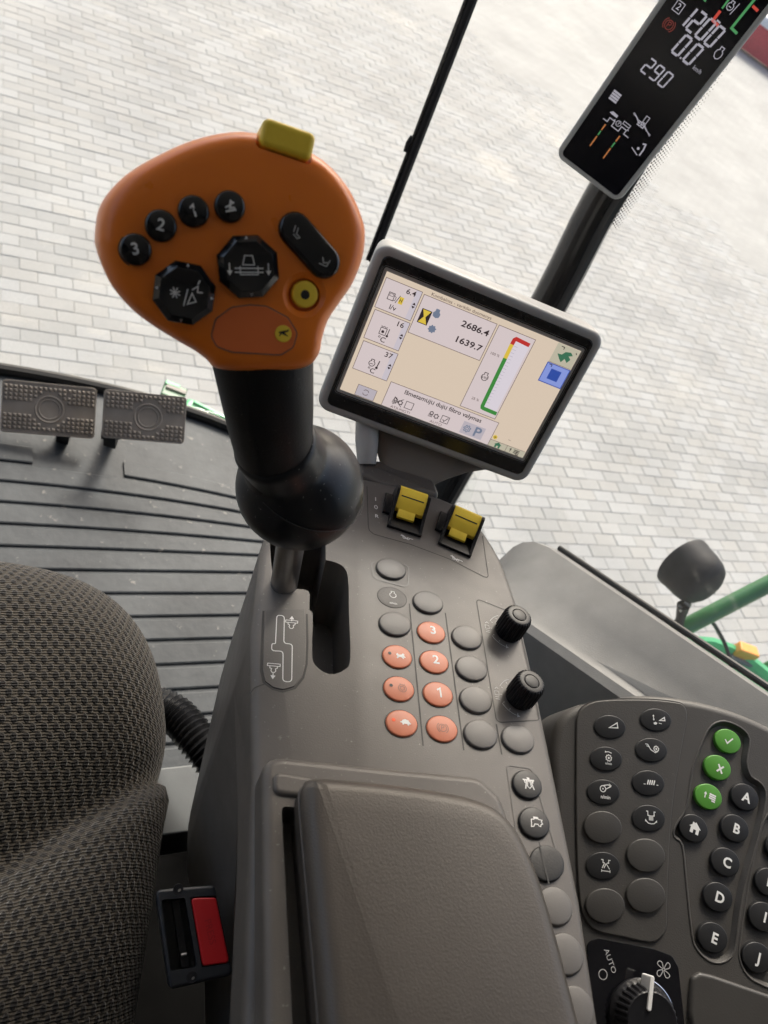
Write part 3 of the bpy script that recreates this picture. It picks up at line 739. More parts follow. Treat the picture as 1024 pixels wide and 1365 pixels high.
for x, y in ((-5, 32), (-5.4, -24)):
    s_ = MB().lathe([(.001, 1.6), (2.6, 1.7), (3.4, 2.2), (3.6, 2.05)], 20, Matrix.Translation((x, y, .05))).build('screw', 'satin_black', bu)
    flat('screw_head', 'steel', s_, lambda m, x=x, y=y: m.poly(ellipse(x + .6, y - .9, 1.2, .8, 30, 12), 2.35))
MB().prism(fillet([(-16, 22), (16, 20), (16, -22), (-16, -20)], 3), -190, -47, 1).build('stalk', 'satin_black', bu)

# ------------------------------------------------------------------ pedals
def pedal(F, w0, h0, rot, holes, label, ex, xa):
    t = thing('brake_pedal', label, 'pedal', F)
    Rm = Matrix.Rotation(math.radians(rot), 4, 'Z')
    pad = MB().prism(rrect(-w0, -h0, w0, h0, 6, 4), -12, 0, 2.5, 3).build('pad', 'pedal_rubber', t, Rm)
    st = MB(); px, py = 6.9, 6.2
    nx, ny = int((w0 - 5) / px), int((h0 - 5) / py)
    for i in range(-nx, nx + 1):
        for j in range(-ny, ny + 1):
            x, y = i * px, j * py
            if abs(y) < 7.0: continue
            if (x - ex) ** 2 + y * y < 27 ** 2: continue
            if (round(x), round(y)) in holes: continue
            a, b = 2.7, 1.1
            st.add([(x - a, y - a, -.3), (x + a, y - a, -.3), (x + a, y + a, -.3), (x - a, y + a, -.3), (x - b, y - b, 3), (x + b, y - b, 3), (x + b, y + b, 3), (x - b, y + b, 3)],
                   [(4, 5, 6, 7), (0, 1, 5, 4), (1, 2, 6, 5), (2, 3, 7, 6), (3, 0, 4, 7)])
    stuff(st.build('tread_studs', 'pedal_rubber', pad, angle=20))
    MB().frame(rrect(-w0 + .3, -h0 + .3, w0 - .3, h0 - .3, 6, 4), rrect(-w0 + 2.6, -h0 + 2.6, w0 - 2.6, h0 - 2.6, 4.5, 4), -.5, 1.2).build('rim', 'pedal_rubber', pad)
    for r_, k in ((20, 1.5), (15, 1.0)):
        MB().tube([(x, y, .2) for x, y in ellipse(ex, 0, r_, r_, 0, 40)], k, 8, True).build('emblem_ring', 'pedal_rubber', pad)
    MB().tube([(xa, -h0 + 12, -8), (xa, -h0 - 3, -22), (xa, -h0 + 2, -70), (xa, -h0 + 22, -150)], 13, 4, up=(1, 1, 0)).build('arm', 'seal_black', t, angle=20)
    MB().tube([(xa - 14, -h0 + 8, -10), (xa + 14, -h0 + 8, -10)], 7, 10).build('hinge', 'seal_black', t)
    return t
pedal(F_PEDAL1, 67.5, 40, -2.6, {(28, 25)}, 'larger brown grey studded brake pedal at the far side of its twin from the joystick', 0, 21)
pedal(F_PEDAL2, 61.5, 37, -3.4, set(), 'smaller brown grey studded brake pedal next to the joystick', 5, -50)
# ------------------------------------------------------------------ console
con = thing('armrest_console', 'taupe plastic armrest console with orange and grey oval buttons beside the seat', 'console', F_CONSOLE)
front = catmull([(75, 98), (69, 139), (55.5, 173.5), (46, 186), (30, 196), (4.6, 200), (-41, 201), (-75, 190), (-100, 165), (-115, 130), (-119, 100)], 3, False)
outl = [(74, -330), (72, -176), (76, -117), (76.5, -51), (76.6, 13)] + front + [(-119, 30), (-110, -64), (-97, -330)]
A7 = math.radians(7)
body = MB().prism(outl, -300, 0).build('body', 'console_plastic', con)
bm = bmesh.new(); bm.from_mesh(body.data)
for co, no in (((-.047, 0, 0), (-math.sin(A7), 0, math.cos(A7))), ((0, .205, -.028), (0, .80, -.60))):
    bmesh.ops.bisect_plane(bm, geom=bm.verts[:] + bm.edges[:] + bm.faces[:], dist=1e-6, plane_co=co, plane_no=no, clear_outer=True)
    bmesh.ops.holes_fill(bm, edges=[e for e in bm.edges if e.is_boundary])
bmesh.ops.recalc_face_normals(bm, faces=bm.faces); bm.to_mesh(body.data); bm.free()
bevel(body, .0055, 4, 30)
FACET = Matrix(((math.cos(A7), 0, -math.sin(A7), -.047), (0, 1, 0, 0), (math.sin(A7), 0, math.cos(A7), 0), (0, 0, 0, 1)))
slot = catmull([(-66, 112), (-63.5, 92), (-60, 78), (-54, 73.2)], 4, False) + [(-40.5, 74.2), (-37.2, 73.0), (-36.2, 70), (-36.1, 56.8), (-33.7, 54.5)] + \
    catmull([(-33.4, 40), (-32.8, 18), (-29, 10.7), (-21, 6.8), (-12.5, 11), (-8.6, 20), (-9.3, 57), (-9.8, 88), (-13, 99), (-20, 103), (-25.9, 103.8)], 4, False) + [(-26.2, 120), (-26.2, 140), (-66, 140)]
pk = [(-140, 35, -66), (-120.5, 30, -64), (-88, -60, -46), (-80, -112, -40), (-74, -345, -40), (-140, -345, -40), (-140, -112, -40), (-140, -60, -46)]
cut(body, [MB().prism(slot, -70, 30).build('c', None, con, FACET), MB().rings([[(x, y, -330) for x, y, z in pk], pk]).build('c', None, con)])
smooth(body, 32)
def ribbon(name, mat, pts, w, z, closed=False, M=None, parent=None):
    return flat(name, mat, parent or con, lambda m: m.stroke(pts, w, z, closed), M)
# gate plate with its white shift pattern
plate = ccw(fillet([(-65.0, 53.0), (-38.6, 57.0)], .1) if False else [(-65.2, 52.5), (-39.2, 56.8), (-37.6, 30), (-37.4, 12.7), (-39, 3), (-43.3, -4.6), (-50, -7.6), (-56, -6.4), (-61, -2.6), (-63.2, 5.3), (-64.4, 30)])
gp = MB().prism(plate, -1, .6, .3, 2).build('gate_plate', 'console_plate', con, FACET)
ribbon('plate_gap', 'groove_dark', [(-66.1, 52), (-65.3, 30), (-64.1, 5.0), (-61.8, -3.3), (-56.3, -7.5), (-50, -8.8), (-42.7, -5.6), (-38, 2.5), (-36.3, 12.7), (-36.4, 30), (-37.6, 53)], 1.3, .12, False, FACET)
def gate(m):
    z = .75
    m.stroke(fillet([(-57.2, 49), (-52.3, 49), (-51.4, 26.6), (-46.0, 26.8), (-45.0, -1.8), (-50.4, -2.0), (-51.5, 20.6), (-58.8, 20.0), (-58.8, 25.7), (-56.6, 25.7)], 2.4, 4), .55, z, True)
    for (cx, cy, k) in ((-47.3, 43.5, 1), (-56.6, 5.0, -1)):
        m.poly([(cx - 1.6, cy + k * 3.2), (cx + 1.6, cy + k * 3.2), (cx, cy + k * 6)], z)
        m.stroke([(cx, cy + k * 3.4), (cx, cy + k * 1.5)], .6, z)
        yy = cy + (k * 1.2 if k > 0 else 8.5)
        top = cy + (1.2 if k > 0 else 4.5)
        m.stroke([(cx - 3.9, top + 1), (cx + 3.9, top + 1), (cx + 3.9, top - .8), (cx - 3.9, top - .8)], .45, z, True)
        m.stroke([(cx - 2.4, top - .9), (cx - 2.2, top - 2.4), (cx - 1.2, top - 2.8), (cx - 1.5, top - 4.4), (cx - .6, top - 5.6), (cx + .6, top - 5.6), (cx + 1.5, top - 4.4), (cx + 1.2, top - 2.8), (cx + 2.2, top - 2.4), (cx + 2.4, top - .9)], .5, z)
flat('shift_pattern', 'print_white', gp, gate, gap=2.5)
ribbon('panel_seam', 'groove_dark', catmull([(-61.2, -4.6), (-64.5, -6.2), (-67.5, -8.6), (-69.2, -12.4)], 4, False), .7, .10, False, FACET)
ribbon('rocker_outline', 'groove_dark', [(-41.2, 190), (-41.1, 145), (-40.4, 140), (-37.0, 137), (-8.2, 134.3), (22.9, 127.2), (49.5, 116), (52.3, 115.6), (53.8, 117.6), (55.1, 161.3)], .7, .12)
ribbon('button_divider', 'groove_dark', [(-12.6, 74.8), (-10.8, -35.7)], .9, .12)
ribbon('button_divider', 'groove_dark', [(14.3, 72.4), (15.6, -34.7)], .9, .12)
ribbon('button_divider', 'groove_dark', [(40.6, -12.5), (41.0, -33.8)], .9, .12)
kp = fillet([(40.4, 92.0), (71, 84), (73.0, 34), (72.8, -4.4), (41, -11.5)], 3.5)
ribbon('knob_panel_outline', 'groove_dark', kp, .7, .12, True)
ribbon('button_surround', 'console_button', fillet([(-40, 108), (-38.4, 92), (-12.4, 89.6), (-10.6, 113)], 5)[1:-1], 1.1, .3)
ribbon('button_surround', 'console_button', fillet([(42.0, -100), (43.2, -40.5), (60, -40.5), (67, -100)], 3)[3:-3], .9, .3)

ICON = {}
def key(parent, name, mat, x, y, rx, ry, rot, h, crown, sym=None, smat='print_white', sname='symbol', z0=0., edge=1.0, rim=None):
    o = MB().dome(x, y, rx, ry, rot, z0 - .5, h + .5, crown, edge).build(name, mat, parent)
    c, s = math.cos(math.radians(-rot)), math.sin(math.radians(-rot))
    def zf(px, py):
        a, b = px - x, py - y; u, v = (a * c - b * s) / rx, (a * s + b * c) / ry
        return z0 + h + crown * max(0, 1 - (u * u + v * v)) + .12
    if rim: MB().frame(ellipse(x, y, rx + rim, ry + rim, rot, 40), ellipse(x, y, rx - .1, ry - .1, rot, 40), z0 - .3, z0 + .2).build('button_gap', 'groove_dark', o)
    if sym: flat(sname, smat, o, lambda m: sym(m, x, y, zf))
    return o
def T(st, h, rot=0, bold=.02, dx=0, dy=0):
    if st == '1': return L_([([(-.26, .28), (.06, .5), (.06, -.5)], .17 * h, False)], h, rot, dx, dy)
    return lambda m, x, y, z: m.text(st, x + dx, y + dy, h, z, rot, bold)
def L_(parts, k=1.0, rot=0, dx=0, dy=0):
    """line symbol: list of (points, width or None for a filled shape, closed)"""
    c, s = math.cos(math.radians(rot)), math.sin(math.radians(rot))
    def f(m, x, y, z):
        for p, w, cl in parts:
            q = [(x + dx + k * (a * c - b * s), y + dy + k * (a * s + b * c)) for a, b in p]
            if w is None: m.poly(q, z)
            else: m.stroke(q, w, z, cl)
    return f
def circ(r, cx=0, cy=0, n=20): return ellipse(cx, cy, r, r, 0, n)
def gear(r, teeth=8, d=.22, cx=0, cy=0):
    return [(cx + (r if (i % 4) in (1, 2) else r * (1 - d)) * math.cos(2 * PI * i / (teeth * 4)), cy + (r if (i % 4) in (1, 2) else r * (1 - d)) * math.sin(2 * PI * i / (teeth * 4))) for i in range(teeth * 4)]
RABBIT = [([(-3.5, 1.2), (-2.2, 2.4), (-1.2, 1.2), (.8, 1.5), (2.2, 3.0), (3.4, 2.0), (3.0, .6), (4.2, -.4), (3.6, -1.0), (2.4, -.8), (2.8, -2.2), (1.8, -2.0), (.8, -1.0), (-1.2, -1.2), (-2.2, -2.6), (-3.2, -2.2), (-2.4, -.6), (-3.2, .2)], None, False)]
TURTLE = [([(-4.2, .6), (-3.0, .9), (-2.2, 2.2), (0, 3.0), (2.2, 2.3), (3.4, .4), (4.3, -.2), (3.4, -.8), (2.6, -.8), (2.4, -2.0), (1.4, -1.9), (1.2, -.9), (-1.2, -.8), (-1.5, -1.8), (-2.5, -1.7), (-2.6, -.4), (-4.0, -.2)], None, False)]
FACE = [(circ(3.2), .45, True), (gear(2.0, 6, .3), .4, True), ([(-1.4, 2.8), (-1.8, 4.0)], .5, False), ([(1.4, 2.8), (1.8, 4.0)], .5, False)]
PARK = [(circ(2.2), .5, True), ([(3.2 * math.cos(t), 3.2 * math.sin(t)) for t in [math.radians(-55 + 11 * i) for i in range(11)]], .5, False), ([(-3.2 * math.cos(t), 3.2 * math.sin(t)) for t in [math.radians(-55 + 11 * i) for i in range(11)]], .5, False),
        ([(-.7, -1.3), (-.7, 1.3), (.4, 1.3), (.9, .7), (.4, 0), (-.6, 0)], .45, False)]
ENGINE = [([(-1.3, 3.6), (1.3, 3.6), (1.3, 2.6), (.9, 2.2), (2.3, 1.2), (2.6, -.4), (1.6, -2.0), (0, -2.6), (-1.6, -2.0), (-2.6, -.4), (-2.3, 1.2), (-.9, 2.2), (-1.3, 2.6)], .55, True)]
HARV = [([(-3.6, -1.6), (-3.2, 1.4), (-1.4, 1.6), (-1.4, 3.0), (1.4, 3.0), (1.6, 1.8), (4.0, 1.6), (3.4, .4), (4.0, -.8), (2.8, -1.4), (2.4, -2.6), (1.2, -2.4), (.8, -1.4), (-1.4, -1.4), (-2.4, -3.0), (-4.0, -3.2)], .55, True), ([(-1.2, 2.4), (1.2, 2.4)], 1.0, False)]
AUGER = [([(-4, 3.0), (4, 3.0), (4, 2.0), (-4, 2.0)], None, False), ([(-.9, 4.2), (.9, 4.2), (.9, 3.0), (-.9, 3.0)], None, False), ([(-1.4, 2.0), (-3.0, -3.8)], .7, False), ([(1.4, 2.0), (3.0, -3.8)], .7, False), ([(-.6, 1.6), (.6, 1.6), (1.4, -1.8), (0, -3.2), (-1.4, -1.8)], .5, True), ([(-3.4, 1.6), (-2.6, 1.6), (-2.8, .2)], .6, False), ([(3.4, 1.6), (2.6, 1.6), (2.8, .2)], .6, False)]
BR = 20
for x, y in ((-25.0, 104.0), (1.4, 78.5), (-24.6, 53.3), (28.1, 53.0), (28.2, 27.2), (28.2, 2.7), (28.1, -22.4), (53.8, -21.6)):
    key(con, 'blank_button', 'console_button', x, y, 11.6, 9.9, BR, 1.9, .5, rim=.35)
st = MB().dome(-25.2, 77.4, 10.7, 9.0, 4, -.5, .75, .05, .2).build('rpm_badge', 'console_plate', con)
flat('symbol', 'print_white', st, lambda m: (L_(ENGINE, .92)(m, -24.6, 79.4, .5), m.text('n/min', -24.6, 72.0, 1.7, .5, 0, .02)))
MB().frame(ellipse(-25.2, 77.4, 11.0, 9.3, 4, 40), ellipse(-25.2, 77.4, 10.6, 8.9, 4, 40), -.3, .22).build('badge_gap', 'groove_dark', st)
for x, y, sy, sm in ((-24.2, 26.6, L_(RABBIT, .85, 0, 1.8, 0), 'print_white'), (-24.4, 1.8, L_(FACE, .85, 0, 2.0, 0), 'print_rust'), (-23.9, -22.8, L_(TURTLE, .85, 0, 2.2, 0), 'print_white'),
                     (1.7, 52.0, T('3', 6.6, 2, .025, 1.0, 1), 'print_white'), (1.6, 27.5, T('2', 6.6, 2, .025, 1.0, 1), 'print_white'), (2.0, 2.5, T('1', 6.8, 2, .03, 1.0, .5), 'print_white'), (2.4, -22.4, L_(PARK, 1.15), 'print_rust')):
    b_ = key(con, 'orange_button', 'key_orange', x, y, 10.4, 9.1, BR, 1.3, .5, sy, sm, rim=.55)
    if x < -20:
        flat('indicator_light', 'led_orange' if y < -20 else 'print_dark', b_, lambda m: m.poly(ellipse(x - 5.4, y + 1.0, 1.15, 1.15, 0, 14), 1.78))
key(con, 'black_button', 'key_black', 54.3, -52.4, 10.2, 9.0, BR + 15, 1.9, .5, L_(AUGER, .95, 0, .6, 0), rim=.5)
key(con, 'black_button', 'key_black', 54.4, -76.1, 10.3, 9.1, BR + 15, 1.9, .5, L_(HARV, .95, 0, .8, 0), rim=.5)
k3 = MB().dome(57.6, -99.2, 11.8, 9.6, 35, -.5, 2.5, .3, .9).build('split_button', 'key_black', con)
flat('split_line', 'print_dark', k3, lambda m: m.stroke([(54.5, -88), (56.0, -111)], 1.0, lambda x, y: 2.45))
for x, y in ((57.8, -121.8), (58.7, -145.4), (58.5, -170)): key(con, 'blank_button', 'console_button', x, y, 11.0, 9.8, 35, 1.9, .5, rim=.35)
# ribbed knobs
for x, y in ((61.6, 65.8), (60.6, 10.4)):
    kn = []; nT = 26
    def ring(r, z, tooth):
        kn.append([(x + (r - (tooth if i % 4 in (0, 3) else 0)) * math.cos(2 * PI * i / (nT * 4)), y + (r - (tooth if i % 4 in (0, 3) else 0)) * math.sin(2 * PI * i / (nT * 4)), z) for i in range(nT * 4)])
    ring(9.6, -.5, 0); ring(9.6, 2, 0); ring(10.6, 2.6, .9); ring(10.3, 16.5, .9); ring(9.6, 18.6, .8); ring(8.4, 19.4, .2); ring(7.4, 19.6, 0); ring(5.4, 19.6, 0); ring(5.0, 18.9, 0)
    ko = MB().rings(kn).build('knob', 'satin_black', con, angle=25)
    MB().dome(x, y, 4.8, 4.8, 0, 18.6, 1.2, .3, .3, 24).build('knob_cap', 'satin_black', ko)
    def dial(m):
        for a in range(7):
            t = math.radians(100 + a * 26); r0, r1 = 12.4, 13.6
            m.stroke([(x + r0 * math.cos(t), y + r0 * math.sin(t)), (x + r1 * math.cos(t), y + r1 * math.sin(t))], .5, .15)
        m.stroke([(x + 14.6 * math.cos(math.radians(t)), y + 14.6 * math.sin(math.radians(t))) for t in range(112, 160, 8)], .45, .15)
        m.stroke([(x + 14.6 * math.cos(math.radians(t)), y + 14.6 * math.sin(math.radians(t))) for t in range(205, 256, 8)], .45, .15)
        m.poly([(x + 14.6 * math.cos(math.radians(256)) - .2, y + 14.6 * math.sin(math.radians(256)) + 1.3), (x + 14.6 * math.cos(math.radians(256)) + 1.8, y + 14.6 * math.sin(math.radians(256)) - .3), (x + 14.6 * math.cos(math.radians(256)) - .4, y + 14.6 * math.sin(math.radians(256)) - 1.2)], .15)
        m.stroke([(x - 17.5, y + 2.5), (x - 14.5, y + 2.5), (x - 14.5, y - .5), (x - 17.5, y - .5)], .4, .15, True)
        m.stroke([(x - 17.5, y - 2), (x - 14.6, y - 2)], .5, .15); m.stroke([(x - 17.5, y - 3.6), (x - 14.6, y - 3.6)], .5, .15)
        m.stroke([(x - 17, y + 4.2), (x - 15.6, y + 5.6), (x - 14.4, y + 4.4)], .45, .15)
    flat('dial_marks', 'print_grey', con, dial)
# two rocker switches with yellow paddles
def rocker(ox, oy, rot, w):
    Mr = Matrix.Translation((ox / 1000, oy / 1000, 0)) @ Matrix.Rotation(math.radians(rot), 4, 'Z')
    def slab(m, x0, x1, pr): m.rings([[(x0, y, z) for y, z in pr], [(x1, y, z) for y, z in pr]])
    hs = MB(); ck = [(-2, -1), (-2, 2.5), (4, 4.5), (12, 9), (20, 15.5), (25, 18.5), (29, 18), (33, 13), (37, 5), (37, -1)]
    slab(hs, 0, 2.2, ck); slab(hs, w - 2.2, w, ck); slab(hs, 2.2, w - 2.2, [(-2, -1), (-2, 2.4), (0, 2.6), (9, 1.2), (35, 1.2), (35, -1)])
    slab(hs, -5.5, 0, [(12, -1), (12, 2), (20, 6), (30, 6), (36, 1), (36, -1)])
    h = hs.build('switch_housing', 'satin_black', con, Mr)
    yp = MB(); slab(yp, 2.5, w - 2.5, [(14.5, 4), (13.8, 8.0), (18, 13), (23, 16.4), (27.5, 18.0), (31, 16.5), (34.5, 9), (35, 3)])
    slab(yp, w * .20, w * .70, [(8.8, 2.5), (8.4, 4.6), (13.0, 7.8), (16, 8), (16, 3)])
    yo = yp.build('paddle', 'yellow_plastic', h, angle=40)
    flat('paddle_groove', 'print_dark', yo, lambda m: m.add([(4.5, 20.6, 14.95), (w - 4.5, 20.6, 14.95), (w - 4.5, 21.4, 15.5), (4.5, 21.4, 15.5)], [(0, 1, 2, 3)]))
rocker(-25.9, 150.2, -9, 27.5); rocker(15.2, 142.8, -17, 27.5)
def rk_marks(m):
    m.text('I', -34.3, 176.8, 4.2, .15, 0, .01); m.text('0', -34.3, 167.4, 4.6, .15, 0, .005); m.text('R', -34.0, 157.4, 3.6, .15, 0, .01)
    for cx, cy, rr in ((-10.5, 140.4, -8), (29, 128.6, -18)):
        L_([([(-6, 1), (-3, 1.6), (-2, -.6), (.5, -1), (1.2, .6), (6, .4)], .5, False), ([(-5, 2.6), (-3.4, -.6)], .5, False), (circ(1.3, -2.2, -.6, 12), .4, True), (circ(1.3, 1.2, -.6, 12), .4, True)], .85, rr)(m, cx, cy, .15)
flat('switch_marks', 'print_white', con, rk_marks, gap=2.5)
# upright at the nose that carries the monitor
MB().prism(fillet([(-46, 232), (-26, 236), (22, 226), (26, 207), (-26, 204), (-44, 212)], 5), -45, -6, 4, 3).build('nose_mount', 'console_plastic', con)
MB().tube([(-38, 228, -8), (-42, 242, 6), (-44, 258, 14), (-46, 274, 8)], [8, 10, 10, 7], 14).build('mount_arm', 'monitor_grey', con)
# raised rear base
bs = MB().prism(fillet([(-109, -62), (-43, -60), (17.8, -57.5), (30, -69), (40, -112), (46, -190), (48, -328), (-90, -328), (-99, -180)], 12), -7, 13, 5, 4).build('armrest_base', 'console_plastic', con)
cut(bs, [MB().prism(fillet([(-97, -90), (-88, -90), (-75, -190), (-70, -320), (-80, -320), (-86, -190)], 3), -5, 30).build('c', None, con)])
smooth(bs)
MB().prism(fillet([(-103, -72), (-80, -73), (-80, -85), (-102, -85)], 5), 8, 15, 2.6, 4).build('hinge_cover', 'console_plastic', con)

# armrest pad
arm = thing('armrest_pad', 'padded dark taupe vinyl armrest lid on the rear of the console', 'armrest', F_CONSOLE @ Matrix.Translation((-.03, -.2, .012)))
po_ = [(x + 30, y + 200) for x, y in catmull([(-90, -92), (-88.5, -84), (-80, -79.5), (-28.5, -78), (6, -80.5), (24, -90), (34.5, -112), (39.5, -140), (42.5, -169), (45, -200), (48, -260), (49, -325), (30, -332), (-60, -332), (-66, -325), (-71, -260), (-77, -194), (-81.5, -158), (-86.5, -120)], 4)]
pc = ccw(po_); R = [[(*q, 0) for q in offset(pc, 1.5)], [(*q, 3) for q in pc]]
R[0] = [(*q, 0) for q in pc]
for k in range(7):
    t = PI / 2 * k / 6; R.append([(*q, 11 + 10 * math.sin(t)) for q in offset(pc, 10 * (1 - math.cos(t)))])
cxp, cyp = -5, -20
for k in (.93, .8, .6, .35, .1): R.append([(cxp + (q[0] - cxp) * k, cyp + (q[1] - cyp) * k, 21 + 2.2 * (1 - k)) for q in offset(pc, 10)])
MB().rings(R).build('pad', 'armrest_vinyl', arm)
MB().tube([(x, y, 10.5) for x, y in pc], .8, 6, True).build('piping', 'armrest_vinyl', arm)
# ------------------------------------------------------------------ joystick
joy = thing('joystick', 'orange headed drive lever with black buttons on a black grip and rubber boot', 'joystick', F_HEAD)
HO = [(-55.5, .4), (-53.5, 11.5), (-47.8, 20.3), (-39, 28.3), (-25.3, 36.7), (-12.7, 42.6), (0, 46.3), (10.4, 47.1), (23.5, 45.6), (35.7, 41.2), (44.1, 36.3), (52.8, 27.5), (58.9, 16.3), (60.6, 8.5), (59.6, -1), (55.7, -12), (50.2, -20.5), (44.7, -29),
      (42.1, -37.5), (40.8, -44.5), (36.6, -49.6), (28.1, -52.2), (13.9, -53.2), (2.8, -53.2), (-6.1, -52.2), (-9.5, -48.9), (-14.8, -45), (-22.7, -40.6), (-33.1, -34.4), (-41.8, -27.7), (-49.1, -19.1), (-53.1, -10.6), (-55, -4.5)]
ho_ = ccw(catmull(HO, 4)); hc = (8, -6); R = []
for s_, z in ((.72, -26), (.84, -25), (.92, -22), (.972, -16), (.995, -9), (1.0, -3), (.995, 2), (.98, 6), (.955, 9), (.925, 11.6), (.885, 13.2), (.84, 14.0), (.78, 14.4), (.5, 14.6), (.25, 14.6), (.05, 14.6)):
    R.append([(hc[0] + (x - hc[0]) * s_, hc[1] + (y - hc[1]) * s_, z) for x, y in ho_])
hd = MB().rings(R).build('head', 'joystick_orange', joy, angle=60)
cut(hd, [MB().prism(rrect(-12.0, -6.4, 12.0, 14, 2), -12, 30).build('c', None, joy, Matrix.Translation((.0228, .0432, 0)) @ Matrix.Rotation(math.radians(-12), 4, 'Z')),
         MB().lathe([(6.8, 9), (7.0, 12.6), (9.4, 14.2), (11.5, 16.6)], 36, Matrix.Translation((31.6, -18.6, 0))).build('c', None, joy)])
smooth(hd, 40)
MB().prism(rrect(-11.2, -5.6, 11.2, 5.6, 3.0), -11, 16.5, 2.4, 4).build('thumb_switch', 'yellow_plastic', joy, Matrix.Translation((.0228, .0432, 0)) @ Matrix.Rotation(math.radians(-12), 4, 'Z'))
ZF = 14.6
def jkey(x, y, st, rot, sym=None):
    key(joy, 'round_button', 'gloss_black', x, y, 6.4, 6.4, 0, 4.2, .9, sym or T(st, 4.6, rot, .02), 'print_white', z0=ZF - .6, edge=1.8, rim=.5)
jkey(-38.5, -4.4, '3', 14); jkey(-28.4, 5.5, '2', -12); jkey(-15.4, 12.0, '1', 14)
jkey(-.8, 15.0, '', 0, L_([([(-2.2, -2.6), (2.4, -1.6), (1.8, -.6), (-.2, -1.0), (.6, 1.8), (1.8, 1.4)], .8, False), ([(-2.4, -.9), (-.2, .3), (.2, 2.8)], .7, False)], .85))
def octa(x, y, r, rot, sym, mk_):
    R = []
    def ring(rr, z): R.append([(x + rr * math.cos(math.radians(rot + 45 * i)), y + rr * math.sin(math.radians(rot + 45 * i)), z) for i in range(8)])
    ring(r * 1.0, ZF - 2); ring(r * 1.0, ZF + 3.4); ring(r * .985, ZF + 4.0); ring(r * .80, ZF + 6.6); ring(r * .77, ZF + 6.7); ring(r * .4, ZF + 6.0)
    o = MB().rings(R).build('hat_switch', 'gloss_black', joy, angle=12)
    flat('symbol', 'print_white', o, lambda m: sym(m, x, y, lambda a, b: ZF + 6.0 + .7 * min(1, math.hypot(a - x, b - y) / (r * .75)) + .15))
    flat('arrow_marks', 'print_grey', o, mk_)
    return o
RED = [([(-2.2, 1.0), (-1.4, 4.2), (1.4, 4.2), (2.0, 1.0)], .45, True), ([(-5.2, -.2), (5.2, -.2)], .5, False), ([(-5.2, -1.6), (5.2, -1.6)], .5, False), ([(-3.2, .6), (-3.2, -2.4), (3.2, -2.4), (3.2, .6)], .45, False),
       ([(-7.0, 1.6), (-7.0, -1.2)], .5, False), ([(-8, -1.0), (-6, -1.0), (-7, -2.8)], None, False), ([(7.0, 1.6), (7.0, -1.2)], .5, False), ([(6, -1.0), (8, -1.0), (7, -2.8)], None, False)]
def arrows(x, y, r, rot, skip=()):
    def f(m):
        for i in range(8):
            if i in skip: continue
            t = math.radians(rot + 45 * i); c, s = math.cos(t), math.sin(t); rr = r * .90 * .93; z = ZF + 5.35
            q = [(0, .9), (-.7, -.5), (.7, -.5)]
            if i % 2 == 0:
                m.poly([(x + c * (rr + b) - s * a, y + s * (rr + b) + c * a, z + .0 - b * .95 + .25) for a, b in q], lambda px, py: ZF + 4.0 + 2.6 * max(0, min(1, (r * .985 - math.hypot(px - x, py - y)) / (r * .185))) + .25)
    return f
octa(6.8, -8.4, 13.6, 22.5 + 6, L_(RED, 1.15, 3, 0, -.5), arrows(6.8, -8.4, 13.6, 6, (0, 4)))
octa(-19.5, -20.5, 13.3, 22.5 - 8, L_([([(-5.0, 1.0), (-1.4, 1.0)], .5, False), ([(-3.2, 3.0), (-3.2, -1.0)], .5, False), ([(-4.6, 2.4), (-1.8, -.4)], .45, False), ([(-4.6, -.4), (-1.8, 2.4)], .45, False), ([(-1.8, -4.2), (1.6, 1.0)], .5, False),
    ([(-.2, -4.0), (2.6, -.8), (3.0, -4.0)], .5, True), ([(3.0, .4), (5.4, 1.0), (4.6, -1.0), (6.4, -1.6)], .5, False), ([(5.6, 1.6), (6.8, 2.8)], .6, False)], 1.12, 18), arrows(-19.5, -20.5, 13.3, -8))
rk = MB().prism(capsule(26.6, 8.2, 39.4, -4.2, 7.2), ZF - 1.5, ZF + 3.2, 2.4, 4).build('rocker_button', 'gloss_black', joy)
flat('symbol', 'print_grey', rk, lambda m: (L_([([(-2.6, 2.2), (-1.8, -1.2)], .5, False), ([(-.8, 2.0), (0, -1.2), (2.6, -1.8)], .5, False), ([(2.6, -1.8), (1.4, -3.0), (-1.4, -2.2)], .5, False)], .8, -30)(m, 27.4, 7.0, ZF + 3.35), L_([([(-2.6, -1.6), (1.8, -1.6)], .5, False), ([(-1.8, 2.2), (-.4, -.4), (2.0, .6)], .5, False), ([(1.8, -1.6), (2.6, 2.2)], .5, False)], .8, -20)(m, 39.2, -4.6, ZF + 3.35)))
yb = MB().dome(31.8, -18.2, 5.8, 5.8, 0, 9, 5.2, .2, 1.0, 32).build('yellow_button', 'yellow_plastic', joy)
MB().dome(31.8, -18.4, 2.0, 2.0, 0, 14, .55, .1, .2, 20).build('button_centre', 'print_dark', yb)
ins = fillet([(-8.3, -37.5), (-6.4, -30.6), (.3, -25.4), (8, -24.1), (15, -24.3), (24.2, -28.6), (28.4, -34.8), (26.8, -41), (21.5, -44.4), (.3, -43.9), (-6.0, -41.8)], 3)
io = MB().prism(ins, ZF - 6, ZF + .25, .3, 2).build('insert_plate', 'insert_orange', joy)
flat('insert_gap', 'print_rust', joy, lambda m: m.stroke(offset(ccw(ins), -.25), .6, ZF + .06, True))
bd = MB().dome(22.4, -35.4, 3.7, 3.7, 0, ZF - .5, 1.0, .05, .15, 24).build('round_badge', 'yellow_plastic', io)
flat('badge_emblem', 'print_dark', bd, lambda m: L_([([(-2.4, .4), (-.4, 1.0), (1.6, 1.4), (2.6, 2.0), (2.2, .8), (.6, .3), (2.4, -1.4), (1.4, -1.2), (-.6, -.2), (-2.2, -1.8), (-1.4, -.2)], None, False)], .95)(m, 22.4, -35.2, ZF + .68))
